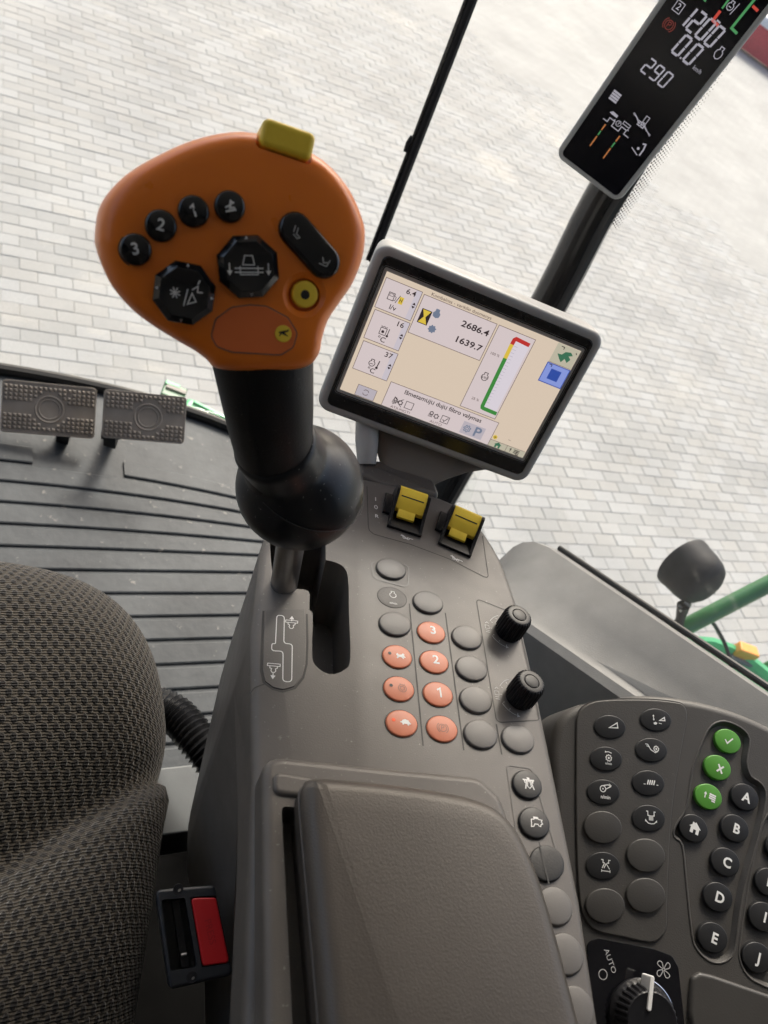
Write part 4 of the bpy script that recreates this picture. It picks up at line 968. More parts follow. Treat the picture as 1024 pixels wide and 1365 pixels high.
gr = MB(); gpth = catmull([(16, -40, -14), (18, -52, -19), (22, -72, -32), (26.5, -92, -50), (31, -106, -64), (36, -116, -76)], 6, False)
nG = len(gpth)
def grad(i):
    t = i / (nG - 1); return 24.6 - 4.6 * min(1, t * 1.25) + 1.2 * math.exp(-((t - .98) / .1) ** 2)
gr.tube(gpth, [grad(i) for i in range(nG)], 32, up=(1, 0, 0), flat=1.02).build('grip', 'rubber_black', joy, angle=50)
# rubber boot: a ball hung on the lever axis with a lip round the grip and a moulding line
c0, c1 = Vector((49, -128.5, -92)), Vector((47.4, -197.3, -133.4))
axj = Vector((.30, .74, .60)).normalized()
Mb = Matrix.Translation(c0) @ axj.to_track_quat('Z', 'Y').to_matrix().to_4x4()
rim0 = Vector((27.2, -94, -52)); bdir = (c0 - rim0).normalized(); L0 = (c0 - rim0).length
bp, brr = [tuple(rim0), tuple(rim0)], [20.2, 22.0]
for k in range(1, 40):
    t = -L0 + (L0 + 37.9) * (k / 39) ** .9
    sph = math.sqrt(max(.2, 38.2 ** 2 - t * t)) if abs(t) < 38.2 else 0
    nk = 23.2 if t < 0 else 0
    bp.append(tuple(c0 + bdir * t)); brr.append((sph ** 7 + nk ** 7) ** (1 / 7) if t < 0 else sph)
bp[1] = tuple(rim0 + bdir * .6)
bt = MB().tube(bp, brr, 56, up=(1, 0, 0)).build('rubber_boot', 'boot_rubber', joy, angle=60)
MB().tube([tuple(Mb @ Vector((38.3 * math.cos(t), 38.3 * math.sin(t), 9))) for t in [2 * PI * i / 60 for i in range(60)]], .35, 6, True).build('moulding_line', 'print_dark', bt)
MB().tube([tuple(c0), tuple(c0.lerp(c1, .6)), tuple(c1), tuple(c1 + (c1 - c0).normalized() * 34)], [9.2, 9.2, 9.2, 9.2], 28).build('shaft', 'steel', joy)

# ------------------------------------------------------------------ touch screen monitor
mon = thing('touch_screen_monitor', 'grey framed touch screen monitor showing engine data above the console nose', 'monitor', F_SCREEN)
CW0, CW1, CH0, CH1 = -96, 96, -73.4, 68.6
R = []
for ins_, z in ((9, -34), (5, -33), (2, -28), (.8, -14), (0, -4), (0, 3.5), (.6, 5.4), (1.8, 6.6), (3.4, 7.2), (6.4, 7.4), (7.2, 7.0)):
    R.append([(*p, z) for p in rrect(CW0 + ins_, CH0 + ins_, CW1 - ins_, CH1 - ins_, max(2, 11 - ins_), 6)])
MB().rings(R, True, True).build('case', 'monitor_grey', mon, angle=50)
inn = rrect(-83.6, -51.8, 83.6, 51.8, 1.5, 6); out_ = rrect(CW0 + 7.0, CH0 + 7.0, CW1 - 7.0, CH1 - 7.0, 5.4, 6)
bz = MB()
z3 = [[(*p, 6.9) for p in out_], [(*p, 7.9) for p in rrect(CW0 + 7.8, CH0 + 7.8, CW1 - 7.8, CH1 - 7.8, 5, 6)], [(*p, 8.0) for p in rrect(-87.4, -55.6, 87.4, 55.6, 3, 6)], [(*p, 6.9) for p in rrect(-86.0, -54.2, 86.0, 54.2, 2.4, 6)], [(*p, 7.5) for p in rrect(-85.4, -53.6, 85.4, 53.6, 2, 6)], [(*p, 5.6) for p in inn], [(*p, 3) for p in inn]]
bz.rings(z3, False, False).build('bezel', 'bezel_black', mon, angle=25)
# the bezel's mirror edge
scr = MB().prism([(-82.5, -50.4), (82.5, -50.4), (82.5, 50.4), (-82.5, 50.4)], 2, 7.35).build('screen', 'lcd_beige', mon)
Z = [7.40]
def sc(name, mat, fn, lift=0):
    z = 7.42 + lift * .05
    return flat(name, mat, scr, lambda m: fn(m, z), gap=0 if name in ('gauge_ticks', 'panel_lines') else 2.2)
def rect_(m, x0, y0, x1, y1, z): m.poly([(x0, y0), (x1, y0), (x1, y1), (x0, y1)], z)
def boxln(m, x0, y0, x1, y1, z, w=.42): m.stroke([(x0, y0), (x1, y0), (x1, y1), (x0, y1)], w, z, True)
LB = [(-81.2, 22.4, -51.6, 46.2), (-80.2, -3.2, -51.0, 20.6), (-79.4, -29.8, -50.2, -5.6)]
def panels(m, z):
    for a in LB: rect_(m, *a, z)
    rect_(m, -49.8, 13.6, 11.6, 45.2, z); rect_(m, 13.4, -27.0, 45.0, 45.2, z); rect_(m, -46.6, -50.3, 49.6, -28.9, z)
sc('data_panels', 'lcd_panel', panels)
sc('panel_strips', 'lcd_strip', lambda m, z: [rect_(m, a[2] - 4.6, a[1], a[2], a[3], z) for a in LB], 1)
def lines(m, z):
    for a in LB: boxln(m, *a, z)
    boxln(m, -49.8, 13.6, 11.6, 45.2, z); boxln(m, 13.4, -27.0, 45.0, 45.2, z); m.stroke([(-46.6, -50.3), (-46.6, -28.9), (49.6, -28.9), (49.6, -50.3)], .42, z)
    boxln(m, -70, -50.0, -54, -40.6, z, .35); m.stroke([(49.6, -44.6), (82, -44.6)], .35, z); m.stroke([(65.5, -50.3), (65.5, -44.6)], .35, z)
    m.stroke([(62.6, 33.8), (82, 33.8)], .3, z)
sc('panel_lines', 'lcd_line', lines, 2)
def ink(m, z):
    t = lambda s, x, y, h, b=.0, wd=1.0, al='CENTER': m.text(s, x, y, h, z, 0, b, wd, al)
    t('6.4', -59.4, 42.4, 4.0, .012, 1.15); t('16', -57.8, 16.6, 4.0, .012, 1.15); t('37', -56.8, -9.6, 4.0, .012, 1.15)
    t('l/v', -68.2, 26.6, 3.8, .008, 1.1); t('\u00b0C', -67.0, .4, 4.0, .008, 1.1); t('\u00b0C', -65.2, -26.2, 4.0, .008, 1.1)
    t('2686.4', -2.6, 35.6, 4.8, .02, 1.25); t('1639.7', -2.6, 22.6, 4.8, .02, 1.25)
    t('I\u0161metam\u0173j\u0173 duj\u0173 filtro valymas', 1.2, -32.9, 3.7, .014, 1.04)
    for x, y in ((-54.0, 34.2), (-53.4, 8.2), (-52.6, -17.8)):
        m.poly([(x - 1.5, y + .5), (x + 1.5, y + .5), (x, y + 2.4)], z); m.poly([(x - 1.5, y - .5), (x + 1.5, y - .5), (x, y - 2.4)], z)
    boxln(m, -28.4, -45.6, -22.0, -39.6, z, .5); boxln(m, 3.8, -46.0, 10.2, -40.0, z, .5); m.stroke([(5.2, -43.2), (6.6, -44.8), (9.4, -40.8)], .6, z)
    # fuel pump, tank, engine, filter and wrench pictograms
    boxln(m, -74.8, 31.6, -70.2, 37.2, z, .5); boxln(m, -74.0, 34.6, -71.0, 36.4, z, .35); m.stroke([(-70.2, 36), (-68.6, 35), (-68.8, 32.2), (-70.2, 32.2)], .4, z); m.stroke([(-68.0, 30.8), (-66.0, 37.4)], .5, z)
    boxln(m, -70.6, 4.2, -65.6, 9.6, z, .5); m.poly(circ(1.2, -68.2, 6.6, 10), z); m.stroke([(-70.8, 11), (-69.6, 10.2), (-68.2, 11), (-66.8, 10.2), (-65.6, 11)], .45, z); m.stroke([(-63.9, 4.0), (-63.9, 10.4)], .6, z); m.poly(circ(1.0, -63.9, 4.4, 10), z)
    L_(ENGINE, .95)(m, -66.6, -20.4, z); m.stroke([(-68, -21), (-65.4, -20.6)], .5, z); m.stroke([(-61.9, -23.0), (-61.4, -16.4)], .8, z); m.poly(circ(1.1, -61.9, -22.6, 10), z)
    for cx in (-35.4, -3.4):
        m.stroke(gear(2.0, 6, .3, cx + 2.6, -42.9), .6, z, True); m.stroke(gear(1.6, 6, .3, cx - 2.0, -41.6), .55, z, True)
        for q in range(3): m.stroke([(cx - 4.2, -43.6 - q * .9 + .6), (cx - .4, -43.6 - q * .9 + .6)], .45, z)
    m.stroke([(-38.6, -46.2), (-31.0, -39.2)], .55, z); m.stroke([(-38.8, -39.4), (-31.0, -46.4)], .5, z)
    L_(ENGINE, 1.1)(m, 21.4, 2.6, z); t('kW', 21.4, 2.2, 2.2, .01)
    m.stroke([(75.4, -49.6), (75.4, -46.2)], .5, z); m.poly([(74.4, -47.4), (76.4, -47.4), (75.4, -45.6)], z) if False else None
    m.stroke([(69.4, -49.2), (69.4, -46.4)], .55, z); m.poly([(68.4, -47.2), (70.4, -47.2), (69.4, -45.4)], z)
    for q in range(3): m.stroke([(72.4, -46.2 - q * 1.3), (77.6, -46.2 - q * 1.3)], .7, z)
    m.stroke([(75.0, -50.0), (77.6, -50.0)], .6, z)
    m.stroke([(66.4, 48.4), (69.0, 48.4), (69.0, 46.4)], .6, z); m.stroke([(64.0, 32.0), (66.6, 32.0), (66.6, 30.2)], .6, z); m.stroke([(79.6, 47.6), (80.6, 46.4)], .7, z)
sc('screen_text', 'lcd_ink', ink, 3)
def faint(m, z):
    m.text('Kombainas - variklio duomenys', -19.6, 47.5, 2.5, z, 0, .004, 1.12); m.text('100 %', 20.6, 22.6, 2.1, z, 0, .004, 1.1); m.text('25 %', 22.4, -17.2, 2.1, z, 0, .004, 1.1)
    m.text('ATJUNGTI', -30.6, -48.6, 2.1, z, 0, .0, 1.25); m.text('AUTO', 1.2, -48.6, 2.1, z, 0, .0, 1.3)
    m.stroke([(-64.2, -44.2), (-63.0, -43.0), (-60.8, -43.2), (-59.8, -44.6)], .5, z); m.stroke([(-64.4, -46.2), (-63.2, -47.6), (-61.0, -47.4), (-60.0, -46.2)], .5, z)
    m.stroke([(63.6, -39.6), (66.0, -39.8)], .3, z)
sc('screen_small_text', 'lcd_line', faint, 3)
sc('gauge_field', 'lcd_white', lambda m, z: rect_(m, 31.4, -20.4, 43.2, 38.6, z), 1)
sc('gauge_ticks', 'lcd_tick', lambda m, z: [m.stroke([(31.6, -16 + 2.8 * i), (34.6, -16 + 2.8 * i)], .3, z) for i in range(19)], 2)
sc('gauge_green', 'lcd_green', lambda m, z: m.stroke([(29.6, 22.8), (30.4, -20.2), (31.0, -21.6), (32.2, -22.0), (44.2, -22.4)], 3.2, z), 2)
sc('gauge_yellow', 'lcd_yellow', lambda m, z: m.stroke([(29.4, 35.0), (29.6, 22.8)], 3.2, z), 2)
sc('gauge_red', 'lcd_red', lambda m, z: m.stroke([(29.4, 35.0), (29.6, 39.0), (30.6, 40.2), (42.6, 39.4)], 3.2, z), 2)
def yel(m, z):
    rect_(m, -66.0, 31.2, -62.6, 36.8, z); m.poly([(-46.0, 34.6), (-39.4, 34.6), (-42.0, 29.4), (-39.2, 24.2), (-46.2, 24.2), (-43.4, 29.4)], z); m.poly(circ(1.9, 52.4, -41.6, 14), z)
rect2 = sc('hourglass_field', 'lcd_ink', lambda m, z: rect_(m, -46.8, 23.6, -38.6, 35.2, z), 1)
sc('yellow_symbols', 'lcd_yellow', yel, 2)
sc('tank_symbol', 'lcd_ink', lambda m, z: (m.stroke([(-65.2, 32.4), (-65.2, 35.6)], .4, z), m.stroke([(-63.6, 32.4), (-63.6, 35.6)], .4, z), m.stroke([(-65.2, 34), (-63.6, 34)], .4, z), m.stroke([(52.4, -42.8), (52.4, -40.4)], .4, z), m.stroke([(51.2, -41.6), (53.6, -41.6)], .4, z)), 4)
def slate(m, z):
    m.poly([(-36.6, 38.8), (-33.6, 38.8), (-33.4, 36.8), (-32.0, 35.4), (-32.4, 32.6), (-34.8, 31.6), (-37.4, 32.6), (-38.0, 35.2), (-36.8, 36.8)], z); m.poly(gear(3.3, 8, .2, -33.6, 22.8), z)
    m.text('P', 36.6, -43.6, 8.2, z, 0, .02, 1.1); m.stroke(gear(3.0, 7, .25, 27.4, -43.4), .7, z, True); m.stroke(gear(1.4, 5, .25, 27.4, -43.4), .5, z, True)
sc('parking_button', 'lcd_button', lambda m, z: (rect_(m, 22.4, -48.8, 42.2, -37.8, z), rect_(m, -69.8, -49.8, -54.2, -40.8, z)), 1)
sc('slate_symbols', 'lcd_slate', slate, 3)
sc('tab_field', 'lcd_olive', lambda m, z: (rect_(m, 62.6, 33.6, 82.3, 50.2, z), rect_(m, 49.8, -50.3, 82.3, -44.8, z)), 1)
sc('home_symbol', 'lcd_leaf', lambda m, z: (m.poly([(54.2, -47.4), (57.6, -44.9), (61.0, -47.4), (60.0, -47.4), (60.0, -50.1), (58.4, -50.1), (58.4, -48.2), (56.8, -48.2), (56.8, -50.1), (55.2, -50.1), (55.2, -47.4)], z),
    m.poly([(66.0, 42.0), (69.6, 42.4), (71.6, 45.4), (75.8, 46.4), (78.4, 44.4), (75.4, 43.0), (78.0, 41.0), (76.4, 37.6), (73.4, 40.0), (71.8, 36.4), (69.4, 38.4)], z)), 2)
sc('selected_tab', 'lcd_blue', lambda m, z: rect_(m, 62.2, 16.4, 82.3, 33.2, z), 2)
sc('selected_tab_core', 'lcd_navy', lambda m, z: (boxln(m, 62.4, 16.6, 82.1, 33.0, z, .7), m.poly([(67.6, 20.4), (76.6, 20.4), (76.6, 29.2), (67.6, 29.2)], z)), 3)
# bracket under the monitor
R = []
for (x0, x1, y, z0, z1) in ((-50, 75, -45, -40, -14), (-50, 78, -68, -38, -8), (-46, 70, -80, -34, -2), (-40, 50, -88, -26, 4), (-33, 34, -95, -18, 10), (-27, 24, -101, -10, 16), (-22, 18, -106, -4, 18), (-20, 14, -112, -2, 18)):
    xc, zc, rx, rz = (x0 + x1) / 2, (z0 + z1) / 2, (x1 - x0) / 2, (z1 - z0) / 2
    R.append([(xc + math.copysign(abs(math.cos(t)) ** .6, math.cos(t)) * rx, y + (3 * math.cos(t) if y > -95 else 0), zc + math.copysign(abs(math.sin(t)) ** .7, math.sin(t)) * rz) for t in [2 * PI * i / 40 for i in range(40)]])
MB().rings(R).build('bracket', 'bracket_taupe', mon, angle=50)

# ------------------------------------------------------------------ corner post display
cd = thing('corner_display', 'tall narrow black corner display with white segment digits on the pillar', 'display', F_CORNER)
R = []
for ins_, z in ((8, -34), (3, -32), (.8, -24), (0, -6), (0, 0), (.7, 2.4), (2.2, 3.4), (4.0, 3.7), (6.2, 3.8), (6.8, 3.2)):
    R.append([(*p, z) for p in rrect(-48.5 + ins_, -1 + ins_, 50 - ins_, 262 - ins_, max(2, 12 - ins_), 6)])
plastic('display_grey', (.40, .40, .39), .45, 1200, .15, .05, dust=.1)
MB().rings(R).build('case', 'display_grey', cd, angle=50)
gl_ = MB().prism(rrect(-42.6, 5.2, 44.2, 256, 6, 5), 2, 3.7, .3, 2).build('display_glass', 'lcd_black', cd)
SEG = dict(zip('abcdefg', (((0, 1), (1, 1)), ((1, 1), (1, .5)), ((1, .5), (1, 0)), ((0, 0), (1, 0)), ((0, .5), (0, 0)), ((0, 1), (0, .5)), ((0, .5), (1, .5)))))
DIG = {'0': 'abcdef', '1': 'bc', '2': 'abged', '9': 'abcdfg'}
def seg7(m, ch, x, y, w, h, t, z, sh=.12):
    for s_ in DIG[ch]:
        (a, b), (c, d) = SEG[s_]; L = math.hypot((c - a) * w, (d - b) * h); ux, uy = (c - a) * w / L, (d - b) * h / L; g = .55 * t + .25
        p0 = (x + a * w + ux * g * .25, y + b * h + uy * g * .25); p1 = (x + c * w - ux * g * .25, y + d * h - uy * g * .25)
        m.stroke([(p[0] + (p[1] - y) * sh, p[1]) for p in (p0, p1)], t, z)
ZC = 3.95
def segs(m):
    for k, ch in enumerate('1200'): seg7(m, ch, -20.5 + k * 12.0, 184.5, 7.8, 20, 2.4, ZC)
    seg7(m, '0', -6.6, 160.5, 8.2, 20, 2.4, ZC); seg7(m, '0', 8.6, 160.5, 8.2, 20, 2.4, ZC); m.poly([(4.6, 160), (6.4, 160), (6.4, 161.8), (4.6, 161.8)], ZC)
    for k, ch in enumerate('290'): seg7(m, ch, -22.0 + k * 11.8, 128.5, 7.4, 15.5, 1.8, ZC)
    m.text('km/h', 27.5, 161.6, 4.6, ZC, 0, .0, .8); m.stroke([(x + 35.0, y * 1.3 + 184.5) for x, y in [(a * 1.5, b * 1.5) for a, b in ENGINE[0][0]]], .9, ZC, True)
    m.stroke([(-32, 190.5), (-23, 190.5), (-23, 200.5), (-32, 200.5)], .8, ZC, True); m.text('2', -27.5, 195.5, 6, ZC, 0, .01)
    m.stroke([(x * 1.3 + 15, y * 1.4 + 222.5) for x, y in ENGINE[0][0]], .8, ZC, True); m.stroke([(19.6, 217), (21.0, 229)], .8, ZC); m.stroke([(13.4, 222), (16.6, 222)], .8, ZC)
    m.stroke([(12.4, 206.8), (17.2, 206.4)], 1.6, ZC)
    L_([([(-14, 4), (-9, 3), (-4, 0), (4, 0), (9, -2), (15, -3)], .8, False), ([(-14, 5.4), (-4, 1.4)], .6, False), ([(4, 1.2), (15, -4.6)], .6, False), ([(-4, 2), (4, 2), (4, -2.4), (-4, -2.4)], .7, True), (circ(1.7, -1.6, -.2, 12), .6, True), (circ(1.7, 2, -.2, 12), .6, True), ([(-.6, 3), (-.6, 10), (3.4, 10), (3.4, 3)], .8, True)], 1.05)(m, 14.5, 86.0, ZC)
    L_([([(-17, 0), (-11, 0), (-11, 5), (-4, 5), (-4, -1), (6, -1), (6, 5), (13, 5), (13, 0), (20, 0)], 1.0, False), (circ(3.0, 1, 5.6, 16), .7, True), ([(1, 4), (1, 7.4), (2.4, 6.6)], .6, False), ([(5, 11.4), (14, 11.4), (14, 8.4), (5, 8.4)], .8, True), ([(-15, 9.6), (-12, 12.6), (-4.4, 12.0), (-4.4, 9.2), (-11, 9.0)], None, False), ([(-5, 7.6), (-3.2, 4.8), (-5.8, 5.2)], None, False), ([(13.8, 7.8), (15.8, 5.4), (13.2, 5.4)], None, False)], 1.0)(m, -8.2, 66.5, ZC)
    L_([([(-1.5, 6.5), (1.5, 8.5), (4.2, 3.0), (6.0, -4.5)], 1.7, False), (circ(1.6, -1.0, -.4, 12), None, True), ([(-7, -5), (4, -6)], 1.0, False)], 1.0, -12)(m, 29.5, 64.0, ZC)
flat('segments', 'seg_white', gl_, segs, gap=2.5)
flat('menu_bars', 'seg_white', gl_, lambda m: [m.poly([(-33.5, 86.8 + q * 2.9), (-23.0, 86.8 + q * 2.9), (-23.0, 89.1 + q * 2.9), (-33.5, 89.1 + q * 2.9)], ZC) for q in range(4)])
flat('green_bars', 'seg_green', gl_, lambda m: (m.stroke([(-19.0, 48.6), (-19.0, 54.2)], 1.5, ZC), m.stroke([(2.4, 47.0), (2.4, 53.6)], 1.5, ZC), m.stroke([(9.6, 244), (9.6, 217)], 1.8, ZC), m.stroke([(30.4, 246), (29.4, 209), (37.4, 208.2)], 2.6, ZC), m.stroke([(-14, 250), (-14, 214), (-8, 213.4)], 1.8, ZC)), gap=2.5)
flat('orange_bars', 'seg_orange', gl_, lambda m: (m.stroke([(-19.2, 33.6), (-19.1, 47.0)], 1.5, ZC), m.stroke([(-19.0, 55.4), (-18.9, 63)], 1.5, ZC), m.stroke([(2.2, 31.6), (2.3, 45.6)], 1.5, ZC), m.stroke([(2.4, 55), (2.5, 62.4)], 1.5, ZC)), gap=2.5)
flat('red_bars', 'seg_red', gl_, lambda m: (m.stroke([(9.6, 214.6), (9.4, 204.6), (17.2, 203.6)], 3.0, ZC), m.stroke([(32.6, 234), (40, 233.4)], 2.6, ZC)), gap=2.5)
flat('parking_light', 'seg_dimred', gl_, lambda m: (L_([(p, .9 if w else None, c) for p, w, c in PARK], 2.0)(m, -25.0, 178.0, ZC)))
sf = MB().prism(fillet([(-20, 60), (30, 60), (30, 160), (-20, 160)], 10), -62, -33, 3).build('mount', 'satin_black', cd)

# ------------------------------------------------------------------ keypad panel
kpd = thing('side_keypad', 'dark grey side keypad with lettered black keys and three green keys', 'keypad', F_KEYPAD)
ko = catmull([(-79, 16), (-80.5, 36), (-73, 51.5), (-54.2, 65.5), (-22.1, 84.6), (12.7, 96.7), (46.3, 103.2), (77.5, 104.4), (114, 101), (150, 92), (168, 70)], 4, False) + [(172, 0), (172, -150), (10, -165), (-30, -110), (-55, -50)]
kb = MB().prism(ko, -46, 0, 6, 4).build('body', 'keypad_plastic', kpd)
in2 = catmull([(23.6, 3.9), (28.6, 19.6), (26.8, 45.9), (30.5, 73.1), (34.3, 84.5), (43, 91.4), (55.8, 92.3), (64.3, 87.2), (65.4, 70.0), (71, 60.6), (80.1, 58.7), (85.2, 50), (84.2, 20), (81, -10), (80.8, -31.5), (82.0, -53.1), (80.3, -61.8), (73.9, -67.6), (66, -69.2), (57, -66), (51.2, -58.3), (40.3, -29.8), (31.5, -6.5), (24.2, -3.2)], 3)
in3 = catmull([(88, 34), (85.4, 10), (85.0, -19.7), (86.0, -50), (88, -60.5), (94.6, -67.4), (104, -69), (116, -66), (118, -40), (119, 30), (108, 44), (94, 44)], 3)
def basin(p, dep, tp):
    p = ccw(p); return MB().rings([[(*q, -dep) for q in offset(p, tp)], [(*q, 0) for q in p], [(*q, 2) for q in offset(p, -.9)]]).build('c', None, kpd)
cut(kb, [basin(in2, 3.2, 2.2), basin(in3, 3.2, 2.2)])
smooth(kb, 40)
MB().tube([(x, y, -.3) for x, y in offset(ccw(in2), -.7)], .9, 8, True).build('basin_rim', 'keypad_plastic', kb, angle=60)
MB().tube([(x, y, -.3) for x, y in offset(ccw(in3), -.7)], .9, 8, True).build('basin_rim', 'keypad_plastic', kb, angle=60)
in1 = catmull([(-65.2, 34), (-67.6, 48), (-64, 57), (-53, 66), (-21, 81), (1.6, 89), (9, 89), (13, 82), (14, 63), (16.2, 25), (20.4, -6), (26.9, -39), (31.6, -60), (30.2, -68.2), (23, -75), (4, -79), (-14, -82.4), (-22.7, -79.6), (-31, -69.5), (-45, -32)], 3)
MB().prism(in1, -1, 1.5, 1.0, 3).build('raised_panel', 'keypad_plastic', kpd)
flat('panel_gap', 'groove_dark', kpd, lambda m: m.stroke(offset(ccw(in1), -.5), .9, .12, True))
GEARN = [(gear(2.4, 9, .22), .5, True), (circ(.8), None, False)]
FANI = [(circ(2.2, -1.6, -.2), .6, True), ([(-1.4, 2.2), (2.4, 3.4), (4.4, 2.4), (1.0, .2), (-.2, -1.6)], .6, False), ([(3.0, 4.2), (5.0, 3.0)], .5, False), (circ(.6, -1.6, -.2), None, False)]
WEDGE = [([(-3.8, -1.2), (3.2, 2.6), (3.4, -1.2)], .8, True)]
def tail(m, x, y, z, txt='n/min', h=1.9, dy=-4.2, rot=-4): m.text(txt, x, y + dy, h, z, rot, .02)
def cmb(*fs): return lambda m, x, y, z: [f(m, x, y, z) for f in fs]
RT = 12     # symbols lean with the key columns
C1 = (1.6, 1.2)
kk = lambda nm, mat, x, y, rx, ry, rot, sym=None, z0=1.5, h=1.0, cr=.5, rim=.5: key(kpd, nm, mat, x, y, rx, ry, rot, h, cr, sym, z0=z0, rim=rim, edge=.8)
kk('function_key', 'key_black', -42.8, 49.3, 12.6, 8.5, 26, L_(WEDGE, .95, 22, 2.2, 1.4))
kk('function_key', 'key_black', -39.4, 26.3, 12.6, 8.6, 26, cmb(L_(GEARN, .95, RT, 1.4, 1.2), L_([([(-2.6, 4.6), (0, 5.2), (2.6, 4.6)], .5, False), ([(-3.0, 5.6), (-3.2, 4.0), (-1.8, 4.4)], None, False)], .9, RT, 1.2, .8), lambda m, x, y, z: m.text('n/min', x + 2.4, y - 2.6, 1.6, z, 16, .015)))
kk('function_key', 'key_black', -35.0, 3.6, 12.6, 8.6, 26, cmb(L_(FANI, .95, RT, .2, 2.4), lambda m, x, y, z: m.text('n/min', x + 2.2, y - 2.8, 2.3, z, 16, .025)))
kk('function_key', 'key_black', -22.0, -42.6, 12.6, 8.8, 26, L_([([(-4, 4.4), (-2.4, 4.4), (-2.4, 2.2), (-1.0, 2.2)], .55, False), ([(4, 4.4), (2.4, 4.4), (2.4, 2.2), (1.0, 2.2)], .55, False), ([(-3.2, -1.8), (-1.2, 1.8)], .6, False), ([(-1.6, -1.8), (.2, 1.8)], .6, False), ([(.2, 1.8), (3.2, -2.2)], .5, False), ([(-3.6, -3.8), (3.8, -3.8)], .5, False), ([(-3.6, -4.8), (-3.6, -2.8)], .5, False), ([(3.6, -4.8), (3.6, -2.8)], .5, False)], .85, RT + 4, 1.6, .6))
for x, y in ((-29.2, -19.0), (-14.0, -65.7)): kk('blank_key', 'key_blank', x, y, 14.2, 10.6, 26, None, 1.5, 2.0, .6, .3)
kk('function_key', 'key_black', -10.6, 69.2, 12.8, 8.4, 26, cmb(L_(WEDGE, .62, 22, 4.4, 2.0), L_([([(-3.4, 3.2), (-3.4, .2)], .5, False), ([(-4.4, .6), (-2.4, .6), (-3.4, -1.2)], None, False), ([(-4.4, 3.0), (-2.4, 3.0), (-3.4, 4.6)], None, False), ([(-4, -3), (-1.8, -2), (0, -3), (-1.4, -4.6), (-3.4, -4.4)], None, False), ([(1.4, -3.0), (4.4, -3.4)], .5, False)], .8, 20, .6, .2)))
kk('function_key', 'key_black', -8.4, 46.6, 12.8, 8.6, 26, cmb(L_(GEARN, .85, RT, 3.0, 2.0), L_([([(-3.6, 3.4), (-1.2, -.6), (2.6, -2.6), (5.0, -1.4)], .6, False), ([(-4.8, 2.2), (-2.2, 1.6)], .5, False), ([(-5.6, 3.6), (-3.2, 3.4)], .5, False)], .9, 18, 0, .6)))
kk('function_key', 'key_black', -4.8, 23.2, 12.8, 8.8, 26, L_([([(-3 + q * 1.9, -1.8), (-1.8 + q * 1.9, 2.0)], .9, False) for q in range(4)] + [([(-6.4, -1.6), (-4.6, -1.6)], .5, False), ([(5.4, -1.6), (7.0, -1.6)], .5, False)], .85, 18, 1.2, .8))
kk('function_key', 'key_black', 1.4, .1, 12.8, 9.0, 26, L_([([(-4.2, 5.0), (-2.8, 5.0), (-2.8, 1.8), (-1.4, 1.8)], .6, False), ([(4.2, 5.0), (2.8, 5.0), (2.8, 1.8), (1.4, 1.8)], .6, False)] + [([(-1.6 + q * 1.05, -2), (-1.6 + q * 1.05, 2)], .55, False) for q in range(4)] + [([(-4.6, -2.6), (-2.6, -4.2), (0, -4.6), (2.6, -4.2), (4.6, -2.6)], .6, False), ([(-5.2, -1.2), (-5.4, -3.2), (-3.6, -2.8)], None, False), ([(5.2, -1.2), (5.4, -3.2), (3.6, -2.8)], None, False)], .85, RT + 4, 1.4, .8))
for x, y in ((5.4, -24.2), (11.8, -48.6)): kk('blank_key', 'key_blank', x, y, 14.4, 10.8, 26, None, 1.5, 2.0, .6, .3)
g2 = lambda nm, mat, x, y, sym: kk(nm, mat, x, y, 10.8 if mat == 'key_green' else 11.2, 9.0 if mat == 'key_green' else 9.5, 14, sym, -3.2, 3.0, .6, .6)
g2('green_key', 'key_green', 48.8, 78.9, L_([([(-2.6, .4), (-.8, -1.8), (3.0, 2.6)], 1.0, False)], 1.1, 6))
g2('green_key', 'key_green', 45.2, 56.6, L_([([(-2.2, -2.8), (2.2, 2.8)], 1.3, False), ([(-2.2, 2.8), (2.2, -2.8)], 1.3, False)], 1.0, -4, 1.6, -.4))
g2('green_key', 'key_green', 42.8, 33.5, L_([([(-4.2, -2.2), (-4.2, 1.4)], .8, False), ([(-5.6, .8), (-2.8, .8), (-4.2, 3.0)], None, False), ([(-.8, 2.4), (5.0, 2.4)], 1.1, False), ([(-.8, .8), (5.0, .8)], 1.1, False), ([(-.8, -.8), (5.0, -.8)], 1.1, False), ([(1.8, -2.4), (5.0, -2.4)], 1.1, False)], .9, 0, .6, 0))
g2('home_key', 'key_black', 36.7, 7.8, L_([([(-4.4, .4), (-2.4, 2.2), (-2.4, 3.8), (-1.2, 3.8), (-1.2, 3.2), (0, 4.2), (4.4, .4), (3.2, .4), (3.2, -3.4), (1.0, -3.4), (1.0, -.8), (-1.0, -.8), (-1.0, -3.4), (-3.2, -3.4), (-3.2, .4)], None, False)], 1.05, -2, .6, 0))
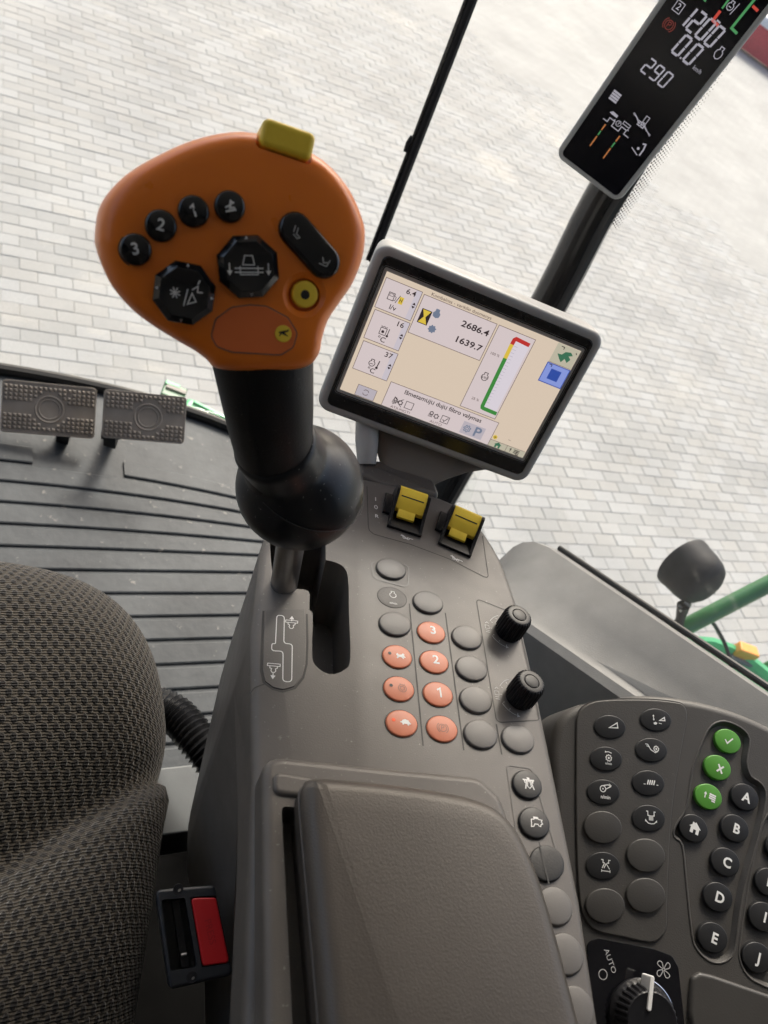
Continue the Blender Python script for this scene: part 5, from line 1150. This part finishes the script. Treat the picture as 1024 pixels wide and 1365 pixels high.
for ch, x, y in (('A', 70.0, 44.8), ('B', 67.0, 20.4), ('C', 64.9, -4.5), ('D', 64.4, -28.9), ('E', 66.2, -55.0), ('F', 103.0, 21.0), ('H', 99.6, -4.6), ('I', 99.4, -28.2), ('J', 99.9, -54.8)):
    g2('letter_key', 'key_black', x, y, T(ch, 6.6, -2, .03, .8, -.4))
# fan control
cl = MB().prism(fillet([(-19, -91), (-12, -86), (27, -77.5), (40, -76.8), (46, -82), (60, -118), (30, -152), (2, -150)], 5), -1, .8, .3, 2).build('fan_plate', 'gloss_black', kpd)
def fan(m):
    z = .95
    m.text('AUTO', -.9, -95.8, 3.4, z, -50, .005, 1.1); m.stroke(circ(2.9, -3.4, -105.0, 22), .55, z, True)
    for a in range(4):
        t = a * 90 + 18; c, s = math.cos(math.radians(t)), math.sin(math.radians(t))
        q = catmull([(.6, .4), (1.6, 2.6), (3.4, 4.4), (5.0, 3.2), (4.6, 1.2), (2.4, .4)], 3)
        m.stroke([(36 + .95 * (x * c - y * s), -86.8 + .95 * (x * s + y * c)) for x, y in q], .55, z, True)
flat('fan_marks', 'print_grey', cl, fan, gap=2.5)
kn = []; fx, fy = 27.5, -119.0
def ring(r, z, tooth=0):
    kn.append([(fx + (r - (tooth if i % 4 in (0, 3) else 0)) * math.cos(2 * PI * i / 128), fy + (r - (tooth if i % 4 in (0, 3) else 0)) * math.sin(2 * PI * i / 128), z) for i in range(128)])
ring(22.5, .5); ring(22.5, 3); ring(21.2, 5); ring(20.6, 6, .9); ring(18.6, 14, .9); ring(17.4, 16, .4); ring(16.4, 16.6); ring(12, 16.2)
fk = MB().rings(kn).build('fan_knob', 'satin_black', kpd, angle=25)
MB().tube([(fx + 22.6 * math.cos(math.radians(a)), fy + 22.6 * math.sin(math.radians(a)), 3.2) for a in range(-60, 100, 5)], .8, 8).build('bright_ring', 'chrome', fk)
MB().prism(capsule(21.0, -95.6, 23.2, -112.5, 1.5), 6, 17.6, .6, 2).build('pointer', 'print_white', fk)
MB().prism(fillet([(55, -84), (60, -79), (69, -77.4), (112, -73.5), (160, -70), (160, -125), (66, -122), (58, -104)], 5), -1, 3.2, 2.4, 4).build('palm_pad', 'key_blank', kpd)
